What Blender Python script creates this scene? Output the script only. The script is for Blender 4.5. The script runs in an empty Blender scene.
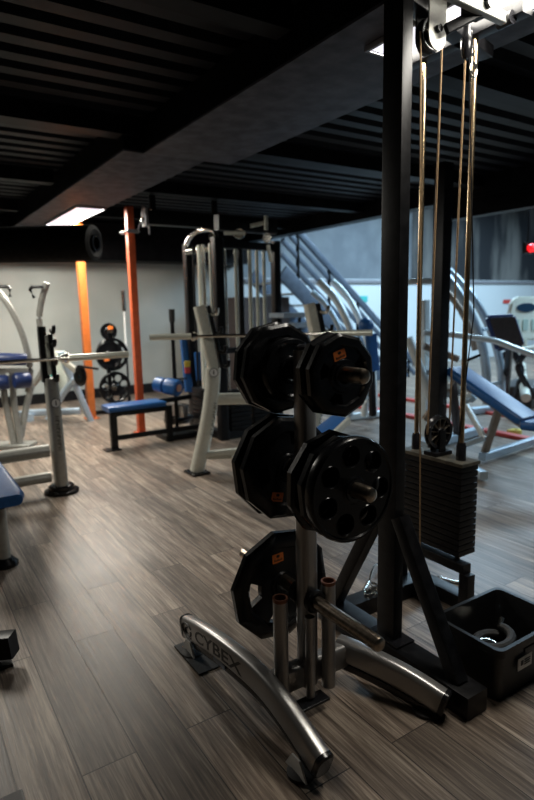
import bpy, bmesh, math, random
from mathutils import Vector, Matrix, Quaternion
random.seed(7)
sc = bpy.context.scene
C = sc.collection
V = Vector
PI = math.pi
# ---------------------------------------------------------------- camera
yaw, pitch, roll = math.radians(33), math.atan(94/575), 0.021
def _r(v):
    x, y, z = v
    return V((x*math.cos(yaw)+y*math.sin(yaw), -x*math.sin(yaw)+y*math.cos(yaw), z))
fwd = _r((0, math.cos(pitch), -math.sin(pitch))); rt = _r((1, 0, 0)); up = _r((0, math.sin(pitch), math.cos(pitch)))
cu = up*math.cos(roll)+rt*math.sin(roll); cr = rt*math.cos(roll)-up*math.sin(roll)
cd = bpy.data.cameras.new('camera'); cam = bpy.data.objects.new('camera', cd); C.objects.link(cam)
cam.matrix_world = Matrix(((cr.x, cu.x, -fwd.x, 0), (cr.y, cu.y, -fwd.y, 0), (cr.z, cu.z, -fwd.z, 1.45), (0, 0, 0, 1)))
cd.sensor_fit = 'VERTICAL'; cd.sensor_height = 36; cd.lens = 575/800*36; cd.clip_end = 100; cd.clip_start = .02
cd.dof.use_dof = True; cd.dof.focus_distance = 1.95; cd.dof.aperture_fstop = 2.4
sc.camera = cam
# ---------------------------------------------------------------- world, exposure, room lights
w = bpy.data.worlds.new('world'); sc.world = w; w.use_nodes = True
w.node_tree.nodes['Background'].inputs[0].default_value = (.35, .55, .9, 1)
w.node_tree.nodes['Background'].inputs[1].default_value = 0.004
sc.view_settings.view_transform = 'Standard'; sc.view_settings.look = 'None'
sc.view_settings.exposure = 0.0; sc.view_settings.gamma = 1; sc.view_settings.use_curve_mapping = False
def area(name, loc, sx, sy, power, col, rot=(0, 0, 0), spread=180):
    l = bpy.data.lights.new(name, 'AREA'); l.shape = 'RECTANGLE'; l.size = sx; l.size_y = sy
    l.energy = power; l.color = col; l.spread = math.radians(spread)
    o = bpy.data.objects.new(name, l); C.objects.link(o); o.location = loc; o.rotation_euler = rot
    return o
WARM = (1, .95, .85); COOL = (.55, .79, 1)
area('panel_light_far', (2.0, 7.3, 2.50), .3, 1.5, 135, WARM)
area('panel_light_near', (2.05, 1.44, 2.51), .28, 1.2, 36, WARM)
area('left_fill_light', (.05, 5.7, 2.6), .3, 1.5, 72, WARM)  # unseen lamp added out of view to brighten the middle of the floor
area('open_hall_light_a', (8.3, 6.6, 3.85), 1.2, 2.4, 330, COOL)
area('open_hall_light_b', (8.3, 2.2, 3.85), 1.2, 2.4, 300, COOL)
area('open_hall_light_c', (12.5, 6.0, 3.85), 1.2, 2.4, 320, COOL)
# ---------------------------------------------------------------- materials
def mat(name, col, rough=.5, metal=0, noise=0, nscale=30, bump=0, emit=0, spec=.5, col2=None, coat=0):
    m = bpy.data.materials.new(name); m.use_nodes = True
    nt = m.node_tree; b = nt.nodes['Principled BSDF']
    b.inputs['Base Color'].default_value = (*col, 1); b.inputs['Roughness'].default_value = rough
    b.inputs['Metallic'].default_value = metal; b.inputs['Specular IOR Level'].default_value = spec
    b.inputs['Coat Weight'].default_value = coat
    tc = nt.nodes.new('ShaderNodeTexCoord'); n = nt.nodes.new('ShaderNodeTexNoise')
    n.inputs['Scale'].default_value = nscale; n.inputs['Detail'].default_value = 6
    nt.links.new(tc.outputs['Object'], n.inputs['Vector'])
    r = nt.nodes.new('ShaderNodeValToRGB'); c2 = col2 or tuple(min(1, c*(1+noise)+noise*.02) for c in col)
    r.color_ramp.elements[0].position = .35; r.color_ramp.elements[1].position = .7
    r.color_ramp.elements[0].color = (*[c*(1-noise) for c in col], 1); r.color_ramp.elements[1].color = (*c2, 1)
    nt.links.new(n.outputs['Fac'], r.inputs['Fac'])
    if noise or col2: nt.links.new(r.outputs['Color'], b.inputs['Base Color'])
    if bump:
        bp = nt.nodes.new('ShaderNodeBump'); bp.inputs['Strength'].default_value = bump; bp.inputs['Distance'].default_value = .004
        nt.links.new(n.outputs['Fac'], bp.inputs['Height']); nt.links.new(bp.outputs['Normal'], b.inputs['Normal'])
    if emit:
        b.inputs['Emission Color'].default_value = (*col, 1); b.inputs['Emission Strength'].default_value = emit
    return m
silver = mat('silver_paint', (.36, .35, .34), .32, .7, .04, 200)
grey_metal = mat('grey_paint', (.36, .36, .33), .38, .35, .08, 40)
cream_metal = mat('pale_grey_paint', (.62, .62, .54), .36, .25, .06, 40)
blue_grey = mat('blue_grey_paint', (.42, .52, .62), .35, .4, .08, 30)
chrome = mat('chrome', (.80, .78, .72), .15, 1, .05, 50)
horn_m = mat('worn_chrome', (.40, .33, .26), .28, 1, .25, 60)
rod_m = mat('guide_rod_steel', (.72, .56, .36), .25, 1, .2, 80)
brass = mat('cable_sheath', (.50, .33, .18), .45, .3, .2, 60)
black_paint = mat('black_paint', (.004, .004, .005), .36, .0, .3, 25, .12, spec=.25)
black_gloss = mat('black_gloss', (.012, .012, .014), .22)
rubber = mat('black_rubber', (.003, .0032, .004), .23, 0, .2, 90, .12, spec=.36)
rubber_soft = mat('matt_rubber', (.02, .02, .02), .7, 0, .3, 90, .2)
plastic_blk = mat('black_plastic', (.0035, .0035, .004), .42, 0, .2, 40, .1)
tray_m = mat('dark_tray', (.01, .01, .011), .6)
blue_vinyl = mat('blue_vinyl', (.010, .085, .27), .38, 0, .12, 40, .1)
navy_vinyl = mat('navy_vinyl', (.012, .03, .12), .4, 0, .15, 40, .1)
orange_p = mat('orange_paint', (.62, .155, .028), .45, 0, .12, 12)
red_orange = mat('red_orange_paint', (.60, .10, .028), .45, 0, .15, 12)
sticker_m = mat('orange_label', (.85, .22, .04), .5, 0, .08, 80)
ink = mat('black_ink', (.01, .01, .01), .5)
white_pl = mat('white_plastic', (.72, .75, .66), .4, 0, .05, 20)
white_paint = mat('white_paint', (.75, .75, .73), .5, 0, .05, 30)
screen_m = mat('dark_blue_display', (.02, .05, .09), .2)
red_m = mat('red_rubber', (.55, .06, .05), .5, 0, .15, 20)
red_lamp = mat('red_lamp', (.9, .01, .015), .4, emit=1.5)
teal_m = mat('teal_notice', (.05, .45, .42), .5, 0, .1, 30)
dark_wood = mat('dark_brown_pad', (.045, .032, .03), .55, 0, .15, 20)
panel_emit = mat('lit_diffuser', (.86, .84, .95), .5, emit=1.1)
frame_m = mat('panel_frame', (.22, .22, .24), .5)
gap_m = mat('glass_blue', (.25, .45, .75), .3)
# floor: wood look vinyl planks laid along Y
def floor_material():
    m = bpy.data.materials.new('vinyl_planks'); m.use_nodes = True; nt = m.node_tree; N = nt.nodes; L = nt.links
    b = N['Principled BSDF']; tc = N.new('ShaderNodeTexCoord')
    mp = N.new('ShaderNodeMapping'); mp.inputs['Rotation'].default_value = (0, 0, PI/2)
    L.new(tc.outputs['Object'], mp.inputs['Vector'])
    br = N.new('ShaderNodeTexBrick'); br.inputs['Scale'].default_value = 1
    br.inputs['Brick Width'].default_value = 1.22; br.inputs['Row Height'].default_value = .18
    br.inputs['Mortar Size'].default_value = .0024; br.inputs['Mortar Smooth'].default_value = .3
    br.inputs['Color1'].default_value = (0, 0, 0, 1); br.inputs['Color2'].default_value = (1, 1, 1, 1); br.inputs['Mortar'].default_value = (.5, .5, .5, 1)
    br.offset = .37; L.new(mp.outputs['Vector'], br.inputs['Vector'])
    # per plank offset so that the grain differs from plank to plank
    addv = N.new('ShaderNodeVectorMath'); addv.operation = 'MULTIPLY_ADD'
    L.new(br.outputs['Color'], addv.inputs[0]); addv.inputs[1].default_value = (7, 13, 5); L.new(tc.outputs['Object'], addv.inputs[2])
    mg = N.new('ShaderNodeMapping'); mg.inputs['Scale'].default_value = (120, 4.2, 1); L.new(addv.outputs[0], mg.inputs['Vector'])
    g = N.new('ShaderNodeTexNoise'); g.inputs['Scale'].default_value = 1; g.inputs['Detail'].default_value = 8; g.inputs['Roughness'].default_value = .65; g.inputs['Distortion'].default_value = .5
    L.new(mg.outputs[0], g.inputs['Vector'])
    mw = N.new('ShaderNodeMapping'); mw.inputs['Scale'].default_value = (26, 1.6, 1); L.new(addv.outputs[0], mw.inputs['Vector'])
    wv = N.new('ShaderNodeTexNoise'); wv.inputs['Scale'].default_value = 1; wv.inputs['Detail'].default_value = 4; wv.inputs['Distortion'].default_value = .9
    L.new(mw.outputs[0], wv.inputs['Vector'])
    mx = N.new('ShaderNodeMix'); mx.data_type = 'FLOAT'; mx.inputs[0].default_value = .40
    L.new(g.outputs['Fac'], mx.inputs[2]); L.new(wv.outputs['Fac'], mx.inputs[3])
    rp = N.new('ShaderNodeValToRGB'); cr_ = rp.color_ramp
    cr_.elements[0].position = .36; cr_.elements[0].color = (.060, .042, .030, 1)
    cr_.elements[1].position = .64; cr_.elements[1].color = (.46, .38, .295, 1)
    e = cr_.elements.new(.5); e.color = (.205, .155, .118, 1)
    L.new(mx.outputs[0], rp.inputs['Fac'])
    # plank tone
    tone = N.new('ShaderNodeMapRange'); tone.inputs['To Min'].default_value = .55; tone.inputs['To Max'].default_value = 1.25
    L.new(br.outputs['Color'], tone.inputs['Value'])
    ml = N.new('ShaderNodeVectorMath'); ml.operation = 'SCALE'; L.new(rp.outputs['Color'], ml.inputs[0]); L.new(tone.outputs[0], ml.inputs['Scale'])
    sm = N.new('ShaderNodeMix'); sm.data_type = 'RGBA'; sm.inputs[7].default_value = (.03, .022, .018, 1)
    L.new(br.outputs['Fac'], sm.inputs[0]); L.new(ml.outputs[0], sm.inputs[6]); L.new(sm.outputs[2], b.inputs['Base Color'])
    rr = N.new('ShaderNodeMapRange'); rr.inputs['To Min'].default_value = .30; rr.inputs['To Max'].default_value = .50
    L.new(g.outputs['Fac'], rr.inputs['Value']); L.new(rr.outputs[0], b.inputs['Roughness']); b.inputs['Specular IOR Level'].default_value = .42
    bp = N.new('ShaderNodeBump'); bp.inputs['Strength'].default_value = .45; bp.inputs['Distance'].default_value = .002
    sb = N.new('ShaderNodeMath'); sb.operation = 'SUBTRACT'; L.new(mx.outputs[0], sb.inputs[0]); L.new(br.outputs['Fac'], sb.inputs[1])
    L.new(sb.outputs[0], bp.inputs['Height']); L.new(bp.outputs[0], b.inputs['Normal'])
    return m
floor_m = floor_material()
def wall_material():
    # painted wall: grey under the mezzanine, white in the hall, mottled grey and streaked dark tones above it
    m = bpy.data.materials.new('painted_wall'); m.use_nodes = True; nt = m.node_tree; N = nt.nodes; L = nt.links
    b = N['Principled BSDF']; tc = N.new('ShaderNodeTexCoord'); sp = N.new('ShaderNodeSeparateXYZ'); L.new(tc.outputs['Object'], sp.inputs[0])
    n = N.new('ShaderNodeTexNoise'); n.inputs['Scale'].default_value = 1.1; n.inputs['Detail'].default_value = 7; L.new(tc.outputs['Object'], n.inputs['Vector'])
    up_ = N.new('ShaderNodeValToRGB'); up_.color_ramp.elements[0].position = .38; up_.color_ramp.elements[0].color = (.13, .15, .17, 1)
    up_.color_ramp.elements[1].position = .62; up_.color_ramp.elements[1].color = (.21, .24, .26, 1); L.new(n.outputs['Fac'], up_.inputs[0])
    mv = N.new('ShaderNodeMapping'); mv.inputs['Scale'].default_value = (1.5, 1, .35); L.new(tc.outputs['Object'], mv.inputs[0])
    nv = N.new('ShaderNodeTexNoise'); nv.inputs['Scale'].default_value = 1.2; nv.inputs['Detail'].default_value = 5; L.new(mv.outputs[0], nv.inputs['Vector'])
    dk = N.new('ShaderNodeValToRGB'); dk.color_ramp.elements[0].position = .45; dk.color_ramp.elements[0].color = (.015, .018, .022, 1)  # dark upper part, streaks like window reflections put into the colour
    dk.color_ramp.elements[1].position = .66; dk.color_ramp.elements[1].color = (.17, .17, .16, 1); L.new(nv.outputs['Fac'], dk.inputs[0])
    g2 = N.new('ShaderNodeMath'); g2.operation = 'GREATER_THAN'; g2.inputs[1].default_value = 10.2; L.new(sp.outputs['X'], g2.inputs[0])
    um = N.new('ShaderNodeMix'); um.data_type = 'RGBA'; L.new(g2.outputs[0], um.inputs[0]); L.new(up_.outputs[0], um.inputs[6]); L.new(dk.outputs[0], um.inputs[7])
    lo = N.new('ShaderNodeValToRGB'); lo.color_ramp.elements[0].color = (.34, .365, .345, 1); lo.color_ramp.elements[1].color = (.44, .465, .44, 1)
    lo.color_ramp.elements[0].position = .35; lo.color_ramp.elements[1].position = .65; L.new(n.outputs['Fac'], lo.inputs[0])
    gx = N.new('ShaderNodeMath'); gx.operation = 'GREATER_THAN'; gx.inputs[1].default_value = 5.6; L.new(sp.outputs['X'], gx.inputs[0])
    wh = N.new('ShaderNodeMix'); wh.data_type = 'RGBA'; L.new(gx.outputs[0], wh.inputs[0]); L.new(lo.outputs[0], wh.inputs[6]); wh.inputs[7].default_value = (.62, .68, .70, 1)
    gz = N.new('ShaderNodeMath'); gz.operation = 'GREATER_THAN'; gz.inputs[1].default_value = 1.98; L.new(sp.outputs['Z'], gz.inputs[0])
    an = N.new('ShaderNodeMath'); an.operation = 'MULTIPLY'; L.new(gx.outputs[0], an.inputs[0]); L.new(gz.outputs[0], an.inputs[1])
    fi = N.new('ShaderNodeMix'); fi.data_type = 'RGBA'; L.new(an.outputs[0], fi.inputs[0]); L.new(wh.outputs[2], fi.inputs[6]); L.new(um.outputs[2], fi.inputs[7])
    L.new(fi.outputs[2], b.inputs['Base Color']); b.inputs['Roughness'].default_value = .6
    return m
wall_m = wall_material()
deck_m = mat('corrugated_deck', (.0055, .006, .009), .5, .0, .25, 6, spec=.12)
soffit_m = mat('soffit_board', (.060, .062, .080), .62, 0, .35, 10, .3, spec=.2)
dark_m = mat('dark_steel_joist', (.003, .003, .004), .5, 0, .2, 8, spec=.1)
hall_ceiling_m = mat('hall_ceiling', (.03, .032, .038), .6, 0, .2, 6)
# ---------------------------------------------------------------- mesh builder
def circle(r, n=16):
    return [(r*math.cos(2*PI*i/n), r*math.sin(2*PI*i/n)) for i in range(n)]
def rrect(w_, h_, r=.008, k=3):
    out = []
    r = min(r, w_/2*.98, h_/2*.98)
    for cx, cy, a0 in ((w_/2-r, h_/2-r, 0), (-w_/2+r, h_/2-r, PI/2), (-w_/2+r, -h_/2+r, PI), (w_/2-r, -h_/2+r, 1.5*PI)):
        for i in range(k+1):
            a = a0+PI/2*i/k; out.append((cx+r*math.cos(a), cy+r*math.sin(a)))
    return out
def smooth(pts, n=6):
    P = [V(p) for p in pts]; out = []
    for i in range(len(P)-1):
        a = P[max(i-1, 0)]; b = P[i]; c = P[i+1]; d = P[min(i+2, len(P)-1)]
        for k in range(n):
            t = k/n
            out.append(.5*((2*b)+(-a+c)*t+(2*a-5*b+4*c-d)*t*t+(-a+3*b-3*c+d)*t**3))
    out.append(P[-1]); return out
class MB:
    def __init__(s): s.bm = bmesh.new()
    def sweep(s, pts, prof, upv=(0, 0, 1), scale=None, caps=True):
        P = [V(p) for p in pts]; upv = V(upv); rings = []
        for i, p in enumerate(P):
            t = (P[min(i+1, len(P)-1)]-P[max(i-1, 0)]).normalized()
            if 0 < i < len(P)-1:
                t1 = (P[i]-P[i-1]).normalized(); t2 = (P[i+1]-P[i]).normalized(); t = (t1+t2).normalized(); mit = 1/max(.5, t.dot(t1))
            else: mit = 1
            sd = t.cross(upv)
            if sd.length < .05: sd = t.cross(V((1, .01, 0)))
            sd.normalize(); u2 = sd.cross(t).normalized(); k = scale[i] if scale else 1
            rings.append([s.bm.verts.new(p+sd*a*k+u2*b_*k*(mit if abs(t.z) < .98 else 1)) for a, b_ in prof])
        n = len(prof)
        for a, b_ in zip(rings, rings[1:]):
            for j in range(n): s.bm.faces.new((a[j], a[(j+1) % n], b_[(j+1) % n], b_[j]))
        if caps:
            s.bm.faces.new(rings[0][::-1]); s.bm.faces.new(rings[-1])
        return s
    def tube(s, pts, r, n=14, upv=(0, 0, 1)): return s.sweep(pts, circle(r, n), upv)
    def cyl(s, a, b, r, n=24): return s.sweep([a, b], circle(r, n))
    def bar(s, a, b, w_, h_, r=.006, upv=(0, 0, 1)): return s.sweep([a, b], rrect(w_, h_, r), upv)
    def box(s, c, d, r=.004, rz=0):
        c = V(c); m = Matrix.Translation(c) @ Matrix.Rotation(rz, 4, 'Z')
        v = [s.bm.verts.new(m @ V((x*d[0]/2, y*d[1]/2, z*d[2]/2))) for x in (-1, 1) for y in (-1, 1) for z in (-1, 1)]
        fs = [s.bm.faces.new([v[i] for i in f]) for f in ((0, 1, 3, 2), (4, 6, 7, 5), (0, 4, 5, 1), (2, 3, 7, 6), (0, 2, 6, 4), (1, 5, 7, 3))]
        if r:
            es = list({e for f in fs for e in f.edges})
            bmesh.ops.bevel(s.bm, geom=es, offset=min(r, min(d)*.45), segments=2, affect='EDGES', profile=.7)
        return s
    def lathe(s, prof, c, ax=(0, 1, 0), n=40, poly=0, polyrows=(), phase=0):
        """prof: list of (r, h); h measured along ax from c.  poly: rows in polyrows follow a polygon"""
        ax = V(ax).normalized(); q = V((0, 0, 1)).rotation_difference(ax); c = V(c); rings = []
        for k, (r, h) in enumerate(prof):
            ring = []
            for i in range(n):
                a = 2*PI*i/n; rr = r
                if poly and k in polyrows:
                    sct = 2*PI/poly; x = (a % sct)-sct/2; rr = r*math.cos(sct/2)/math.cos(x)
                ring.append(s.bm.verts.new(c+q @ V((rr*math.cos(a+phase), rr*math.sin(a+phase), h))))
            rings.append(ring)
        for a, b_ in zip(rings, rings[1:]):
            for j in range(n): s.bm.faces.new((a[j], a[(j+1) % n], b_[(j+1) % n], b_[j]))
        if prof[0][0] > 1e-4 and prof[0] != prof[-1]: s.bm.faces.new(rings[0][::-1])
        if prof[-1][0] > 1e-4 and prof[0] != prof[-1]: s.bm.faces.new(rings[-1])
        return s
    def prism(s, poly, c, nrm, upv, th):
        """poly (a, b) in the plane with normal nrm; a runs along upv x nrm"""
        nrm = V(nrm).normalized(); upv = V(upv); upv = (upv-nrm*upv.dot(nrm)).normalized(); a_ = upv.cross(nrm); c = V(c)
        f0 = [s.bm.verts.new(c+a_*x+upv*y-nrm*th/2) for x, y in poly]; f1 = [s.bm.verts.new(c+a_*x+upv*y+nrm*th/2) for x, y in poly]
        s.bm.faces.new(f0[::-1]); s.bm.faces.new(f1); n = len(poly)
        for j in range(n): s.bm.faces.new((f0[j], f0[(j+1) % n], f1[(j+1) % n], f1[j]))
        return s
    def build(s, name, m, parent=None, ang=35, cut=None):
        bmesh.ops.remove_doubles(s.bm, verts=s.bm.verts, dist=1e-6)
        bmesh.ops.recalc_face_normals(s.bm, faces=s.bm.faces)
        me = bpy.data.meshes.new(name); s.bm.to_mesh(me); s.bm.free(); me.materials.append(m)
        for p in me.polygons: p.use_smooth = True
        me.set_sharp_from_angle(angle=math.radians(ang))
        o = bpy.data.objects.new(name, me); C.objects.link(o)
        if cut:
            co = cut.build('cutter', m); md = o.modifiers.new('cut', 'BOOLEAN'); md.object = co; md.solver = 'EXACT'
            bpy.context.view_layer.update(); dg = bpy.context.evaluated_depsgraph_get()
            nm = bpy.data.meshes.new_from_object(o.evaluated_get(dg)); o.modifiers.clear(); o.data = nm; nm.name = name
            nm.set_sharp_from_angle(angle=math.radians(ang)); bpy.data.objects.remove(co)
        if parent is not None:
            o.parent = parent
            if parent.type == 'EMPTY': o.matrix_parent_inverse = parent.matrix_basis.inverted()
        return o
def thing(name, label, cat, loc=(0, 0, 0), group=None):
    o = bpy.data.objects.new(name, None); C.objects.link(o); o.location = loc; o.empty_display_size = .1
    o['label'] = label; o['category'] = cat
    if group: o['group'] = group
    return o
def tag(o, label, cat, group=None, kind=None):
    o['label'] = label; o['category'] = cat
    if group: o['group'] = group
    if kind: o['kind'] = kind
    return o
def struct(o): o['kind'] = 'structure'; return o
def copy_tree(root, loc, label, rz=None):
    r = root.copy(); C.objects.link(r); r.location = loc; r['label'] = label
    if rz is not None: r.rotation_euler = (0, 0, rz)
    for ch in list(root.children):
        c = ch.copy(); C.objects.link(c); c.parent = r
        for g in list(ch.children):
            d = g.copy(); C.objects.link(d); d.parent = c
    return r
# ================================================================= THE SETTING
struct(MB().box((6, 2.5, -.05), (24, 15, .1), 0).build('floor', floor_m))
struct(MB().box((6, 9.56, 2), (24, .12, 4.2), 0).build('wall_back', wall_m))
struct(MB().box((-5.1, 2.5, 2), (.2, 15, 4.2), 0).build('wall_left', mat('dark_side_wall', (.05, .05, .05), .7)))
struct(MB().box((6, -4.6, 2), (24, .2, 4.2), 0).build('wall_front', mat('dark_front_wall', (.05, .05, .05), .7)))
struct(MB().box((17.6, 2.5, 2), (.2, 15, 4.2), 0).build('wall_right', mat('grey_side_wall', (.3, .33, .36), .7, 0, .2, 2)))
# corrugated deck under the mezzanine: ribs run along X
b = MB(); z0 = 2.80; y = -4.5; prof = []
while y < 9.5:
    prof += [(y, z0), (y+.10, z0), (y+.125, z0+.06), (y+.185, z0+.06)]; y += .21
v0 = [b.bm.verts.new((-5, p, z)) for p, z in prof]; v1 = [b.bm.verts.new((5.6, p, z)) for p, z in prof]
for i in range(len(prof)-1): b.bm.faces.new((v0[i], v0[i+1], v1[i+1], v1[i]))
struct(b.build('ceiling', deck_m, ang=20))
struct(MB().box((.3, 2.5, 2.99), (10.7, 14.2, .12), 0).build('trim_1', dark_m))
# boxed beam with a pale board soffit, wider south of the cross joist
struct(MB().box((2.06, -.15, 2.692), (.72, 8.7, .216), 0).build('trim_2', dark_m)); struct(MB().box((2.06, -.15, 2.577), (.72, 8.7, .014), .002).build('trim_18', soffit_m))
struct(MB().box((1.87, 6.86, 2.692), (.65, 5.32, .216), 0).build('trim_3', dark_m)); struct(MB().box((1.87, 6.86, 2.577), (.65, 5.32, .014), .002).build('trim_19', soffit_m))
for i, (y_, wd) in enumerate(((.55, .12), (2.35, .12), (4.24, .16), (6.1, .14), (7.9, .12))):
    for j, (xa, xb) in enumerate(((-5, 1.50 if y_ > 4.3 else 1.66), (2.26 if y_ > 4.3 else 2.46, 5.55))):
        struct(MB().box(((xa+xb)/2, y_, 2.74), (xb-xa, wd, .13), 0).build('trim_%d' % (4+i*2+j), dark_m))
struct(MB().box((5.65, 2.5, 2.80), (.2, 14, .42), 0).build('trim_14', dark_m))
struct(MB().box((5.65, .1, 2.49), (.16, 9.2, .2), 0).build('trim_15', dark_m))
struct(MB().box((.28, 9.25, 2.48), (10.5, .5, .56), 0).build('trim_16', dark_m))   # black bulkhead over the back wall
struct(MB().box((11.7, 2.5, 4.05), (12, 14, .1), 0).build('ceiling_hall', hall_ceiling_m))
struct(MB().box((.5, 9.48, .08), (10.4, .03, .16), .003).build('baseboard_back', black_paint))
struct(MB().box((11.6, 9.47, 1.93), (11.8, .05, .07), .003).build('trim_17', frame_m))
# ================================================================= CEILING LIGHTS
def panel(x, y, z, label, ly=1.5):
    t = thing('ceiling_light', label, 'light', (x, y, z), 'flat light panels on the beam')
    f = MB()
    for dx in (-1, 1): f.box((x+dx*.158, y, z-.012), (.016, ly+.03, .024), .002)
    for dy in (-1, 1): f.box((x, y+dy*(ly/2+.008), z-.012), (.3, .016, .024), .002)
    f.build('frame', frame_m, t); MB().box((x, y, z-.010), (.298, ly-.004, .012), 0).build('diffuser', panel_emit, t)
panel(2.0, 7.3, 2.57, 'lit white rectangular light panel on the beam beside the orange post, above the left wall')
panel(2.05, 1.44, 2.57, 'lit light panel partly hidden by the tall black column at the top right', 1.2)
bpy.data.objects['panel_light_far'].location = (2.0, 7.3, 2.55)
bpy.data.objects['panel_light_near'].location = (2.05, 1.44, 2.55)
# ================================================================= POSTS
def post(x, y, zt, m, label, wd=.115, name='orange_post', bm_=None):
    t = thing(name, label, 'post', (x, y, 0))
    MB().box((x, y, zt/2), (wd, wd, zt), .008).build('shaft', m, t)
    MB().box((x, y, .006), (wd*1.8, wd*1.8, .012), .002).build('base_plate', bm_ or m, t)
    for sx in (-1, 1):
        for sy in (-1, 1): MB().cyl((x+sx*wd*.72, y+sy*wd*.72, .012), (x+sx*wd*.72, y+sy*wd*.72, .024), .009, 6).build('bolt', frame_m, t)
    return t
p1 = post(2.17, 7.70, 2.57, orange_p, 'bright orange square steel post, the left one, standing before the grey wall', .095)
p2 = post(2.375, 6.40, 2.57, red_orange, 'darker red-orange square post, the right one, behind the blue flat bench', .08)
t = thing('cable_clamp', 'grey steel clamp bracket strapped high around the red-orange post', 'clamp', (2.392, 6.376, 2.34))
x_, y_ = 2.375, 6.40; z_ = 2.30
MB().box((x_, y_-.075, z_), (.14, .025, .04), .004).build('clamp_plate', frame_m, t)
MB().box((x_, y_+.075, z_), (.14, .025, .04), .004).build('clamp_plate', frame_m, t)
for dx in (-1, 1): MB().cyl((x_+dx*.072, y_-.12, z_), (x_+dx*.072, y_+.12, z_), .008, 8).build('clamp_bolt', chrome, t)
MB().tube(smooth([(x_+.06, y_-.09, z_+.02), (x_+.10, y_-.15, z_+.12), (x_+.16, y_-.15, z_+.10), (x_+.19, y_-.1, z_-.03)]), .01, 8).build('hook', frame_m, t)
t = thing('ceiling_winch', 'black tubular hoist with a chrome end bracket under the deck, right of the red-orange post', 'hoist', (2.45, 6.3, 2.5))
MB().bar((2.52, 6.30, 2.45), (3.5, 6.30, 2.45), .12, .15, .01).build('housing', black_paint, t)
for xx in (2.62, 3.4): MB().box((xx, 6.3, 2.61), (.05, .06, .2), .003).build('hanger', black_paint, t)
MB().prism([(-.07, -.1), (.06, -.1), (.08, .04), (.03, .13), (-.05, .10)], (2.50, 6.25, 2.45), (1, 0, 0), (0, 0, 1), .03).build('end_bracket', frame_m, t)
MB().cyl((2.47, 6.28, 2.42), (2.52, 6.28, 2.42), .03, 16).build('end_bolt', chrome, t)
post(3.935, 3.33, 2.57, black_paint, 'dark square column standing behind the guide rods of the cable machine', .11, 'steel_column')
# ================================================================= WEIGHT PLATE TREE
X0, Y0 = 1.172, 1.566
tree = thing('weight_plate_tree', 'grey steel plate tree with arched feet, loaded with black plates, in the foreground', 'plate rack', (X0, Y0, 0))
MB().bar((X0, Y0, .06), (X0, Y0, 1.30), .066, .066, .02, (0, 1, 0)).build('post', silver, tree)
MB().lathe([(.0, 0), (.028, 0), (.03, .012), (.02, .02), (0, .022)], (X0, Y0, 1.30), (0, 0, 1), 24).build('post_cap', black_gloss, tree)
MB().bar((.955, 1.575, .105), (1.37, 1.575, .105), .06, .095, .015).build('crossbar', silver, tree)
lf = smooth([(.945, 2.12, .095), (.942, 1.96, .135), (.945, 1.76, .165), (.955, 1.56, .168), (.955, 1.39, .145), (.958, 1.215, .080)], 8)
foot = MB().sweep(lf, rrect(.058, .095, .02, 4)).build('foot', silver, tree)
rf = smooth([(1.355, 1.60, .118), (1.385, 1.51, .118), (1.43, 1.38, .105), (1.465, 1.29, .085), (1.495, 1.205, .060)], 8)
foot2 = MB().sweep(rf, rrect(.058, .095, .02, 4)).build('foot', silver, tree)
for P, f in ((lf, foot), (rf, foot2)):
    ends = (P[0], P[1]), (P[-1], P[-2])
    for k, (a, c_) in enumerate(ends):
        if f is foot2 and k == 0: continue
        d = (a-c_).normalized()
        MB().sweep([a-d*.004, a+d*.010, a+d*.016], rrect(.063, .10, .024, 4), scale=[1, 1, .86]).build('end_cap', black_gloss, f)
def lev(x, y): 
    MB().prism([(-.055, 0), (.055, 0), (.02, .055), (-.02, .055)], (x-.028, y, .012), (-1, 0, 0), (0, 0, 1), .006).build('foot_tab', white_paint, tree)
    MB().lathe([(0, 0), (.045, 0), (.045, .012), (.03, .018), (0, .018)], (x-.01, y, 0), (0, 0, 1), 24).build('levelling_pad', rubber_soft, tree)
lev(.945, 2.06); lev(.945, 1.29)
MB().lathe([(0, 0), (.05, 0), (.05, .012), (.035, .018), (0, .018)], (1.475, 1.26, 0), (0, 0, 1), 24).build('levelling_pad', rubber_soft, tree)
# black under rail beneath each arch
ul = [V((p.x+.004, p.y, max(.022, p.z-.062))) for p in lf[4:-3]]
MB().sweep(ul, rrect(.04, .03, .004)).build('under_rail', black_gloss, tree)
ur = [V((p.x, p.y, max(.02, p.z-.062))) for p in rf[2:-2]]
MB().sweep(ur, rrect(.045, .03, .004)).build('under_rail', black_gloss, tree)
mt_ = MB().box((.975, 2.03, .004), (.17, .24, .008), .002)
tag(mt_.build('rubber_mat', rubber_soft), 'small square black rubber mat on the floor beneath the far foot of the plate tree', 'mat')
# maker's name on the left foot, wrapped along the arch
def wrap_text(txt, P, y_start, size, dx, dz, parent, m, name='lettering', direction=-1):
    cu_ = bpy.data.curves.new('t', 'FONT'); cu_.body = txt; cu_.size = size; cu_.extrude = .0006; cu_.offset = .0013
    to = bpy.data.objects.new('t', cu_); C.objects.link(to); bpy.context.view_layer.update()
    me = bpy.data.meshes.new_from_object(to.evaluated_get(bpy.context.evaluated_depsgraph_get())); bpy.data.objects.remove(to)
    def at(yy):
        for a, b_ in zip(P, P[1:]):
            if (a.y-yy)*(b_.y-yy) <= 0:
                t_ = (a.y-yy)/(a.y-b_.y+1e-9); return a.lerp(b_, t_)
        return P[-1]
    for v_ in me.vertices:
        yy = y_start-v_.co.x*1.65; c_ = at(yy); v_.co = V((c_.x-dx-v_.co.z, yy, c_.z+dz+v_.co.y))
    me.materials.append(m); o = bpy.data.objects.new(name, me); C.objects.link(o); o.parent = parent
    return o
wrap_text('CYBEX', lf, 1.985, .070, .0290, -.024, foot, ink)
P_ = [p for p in lf]
g = MB()
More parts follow.
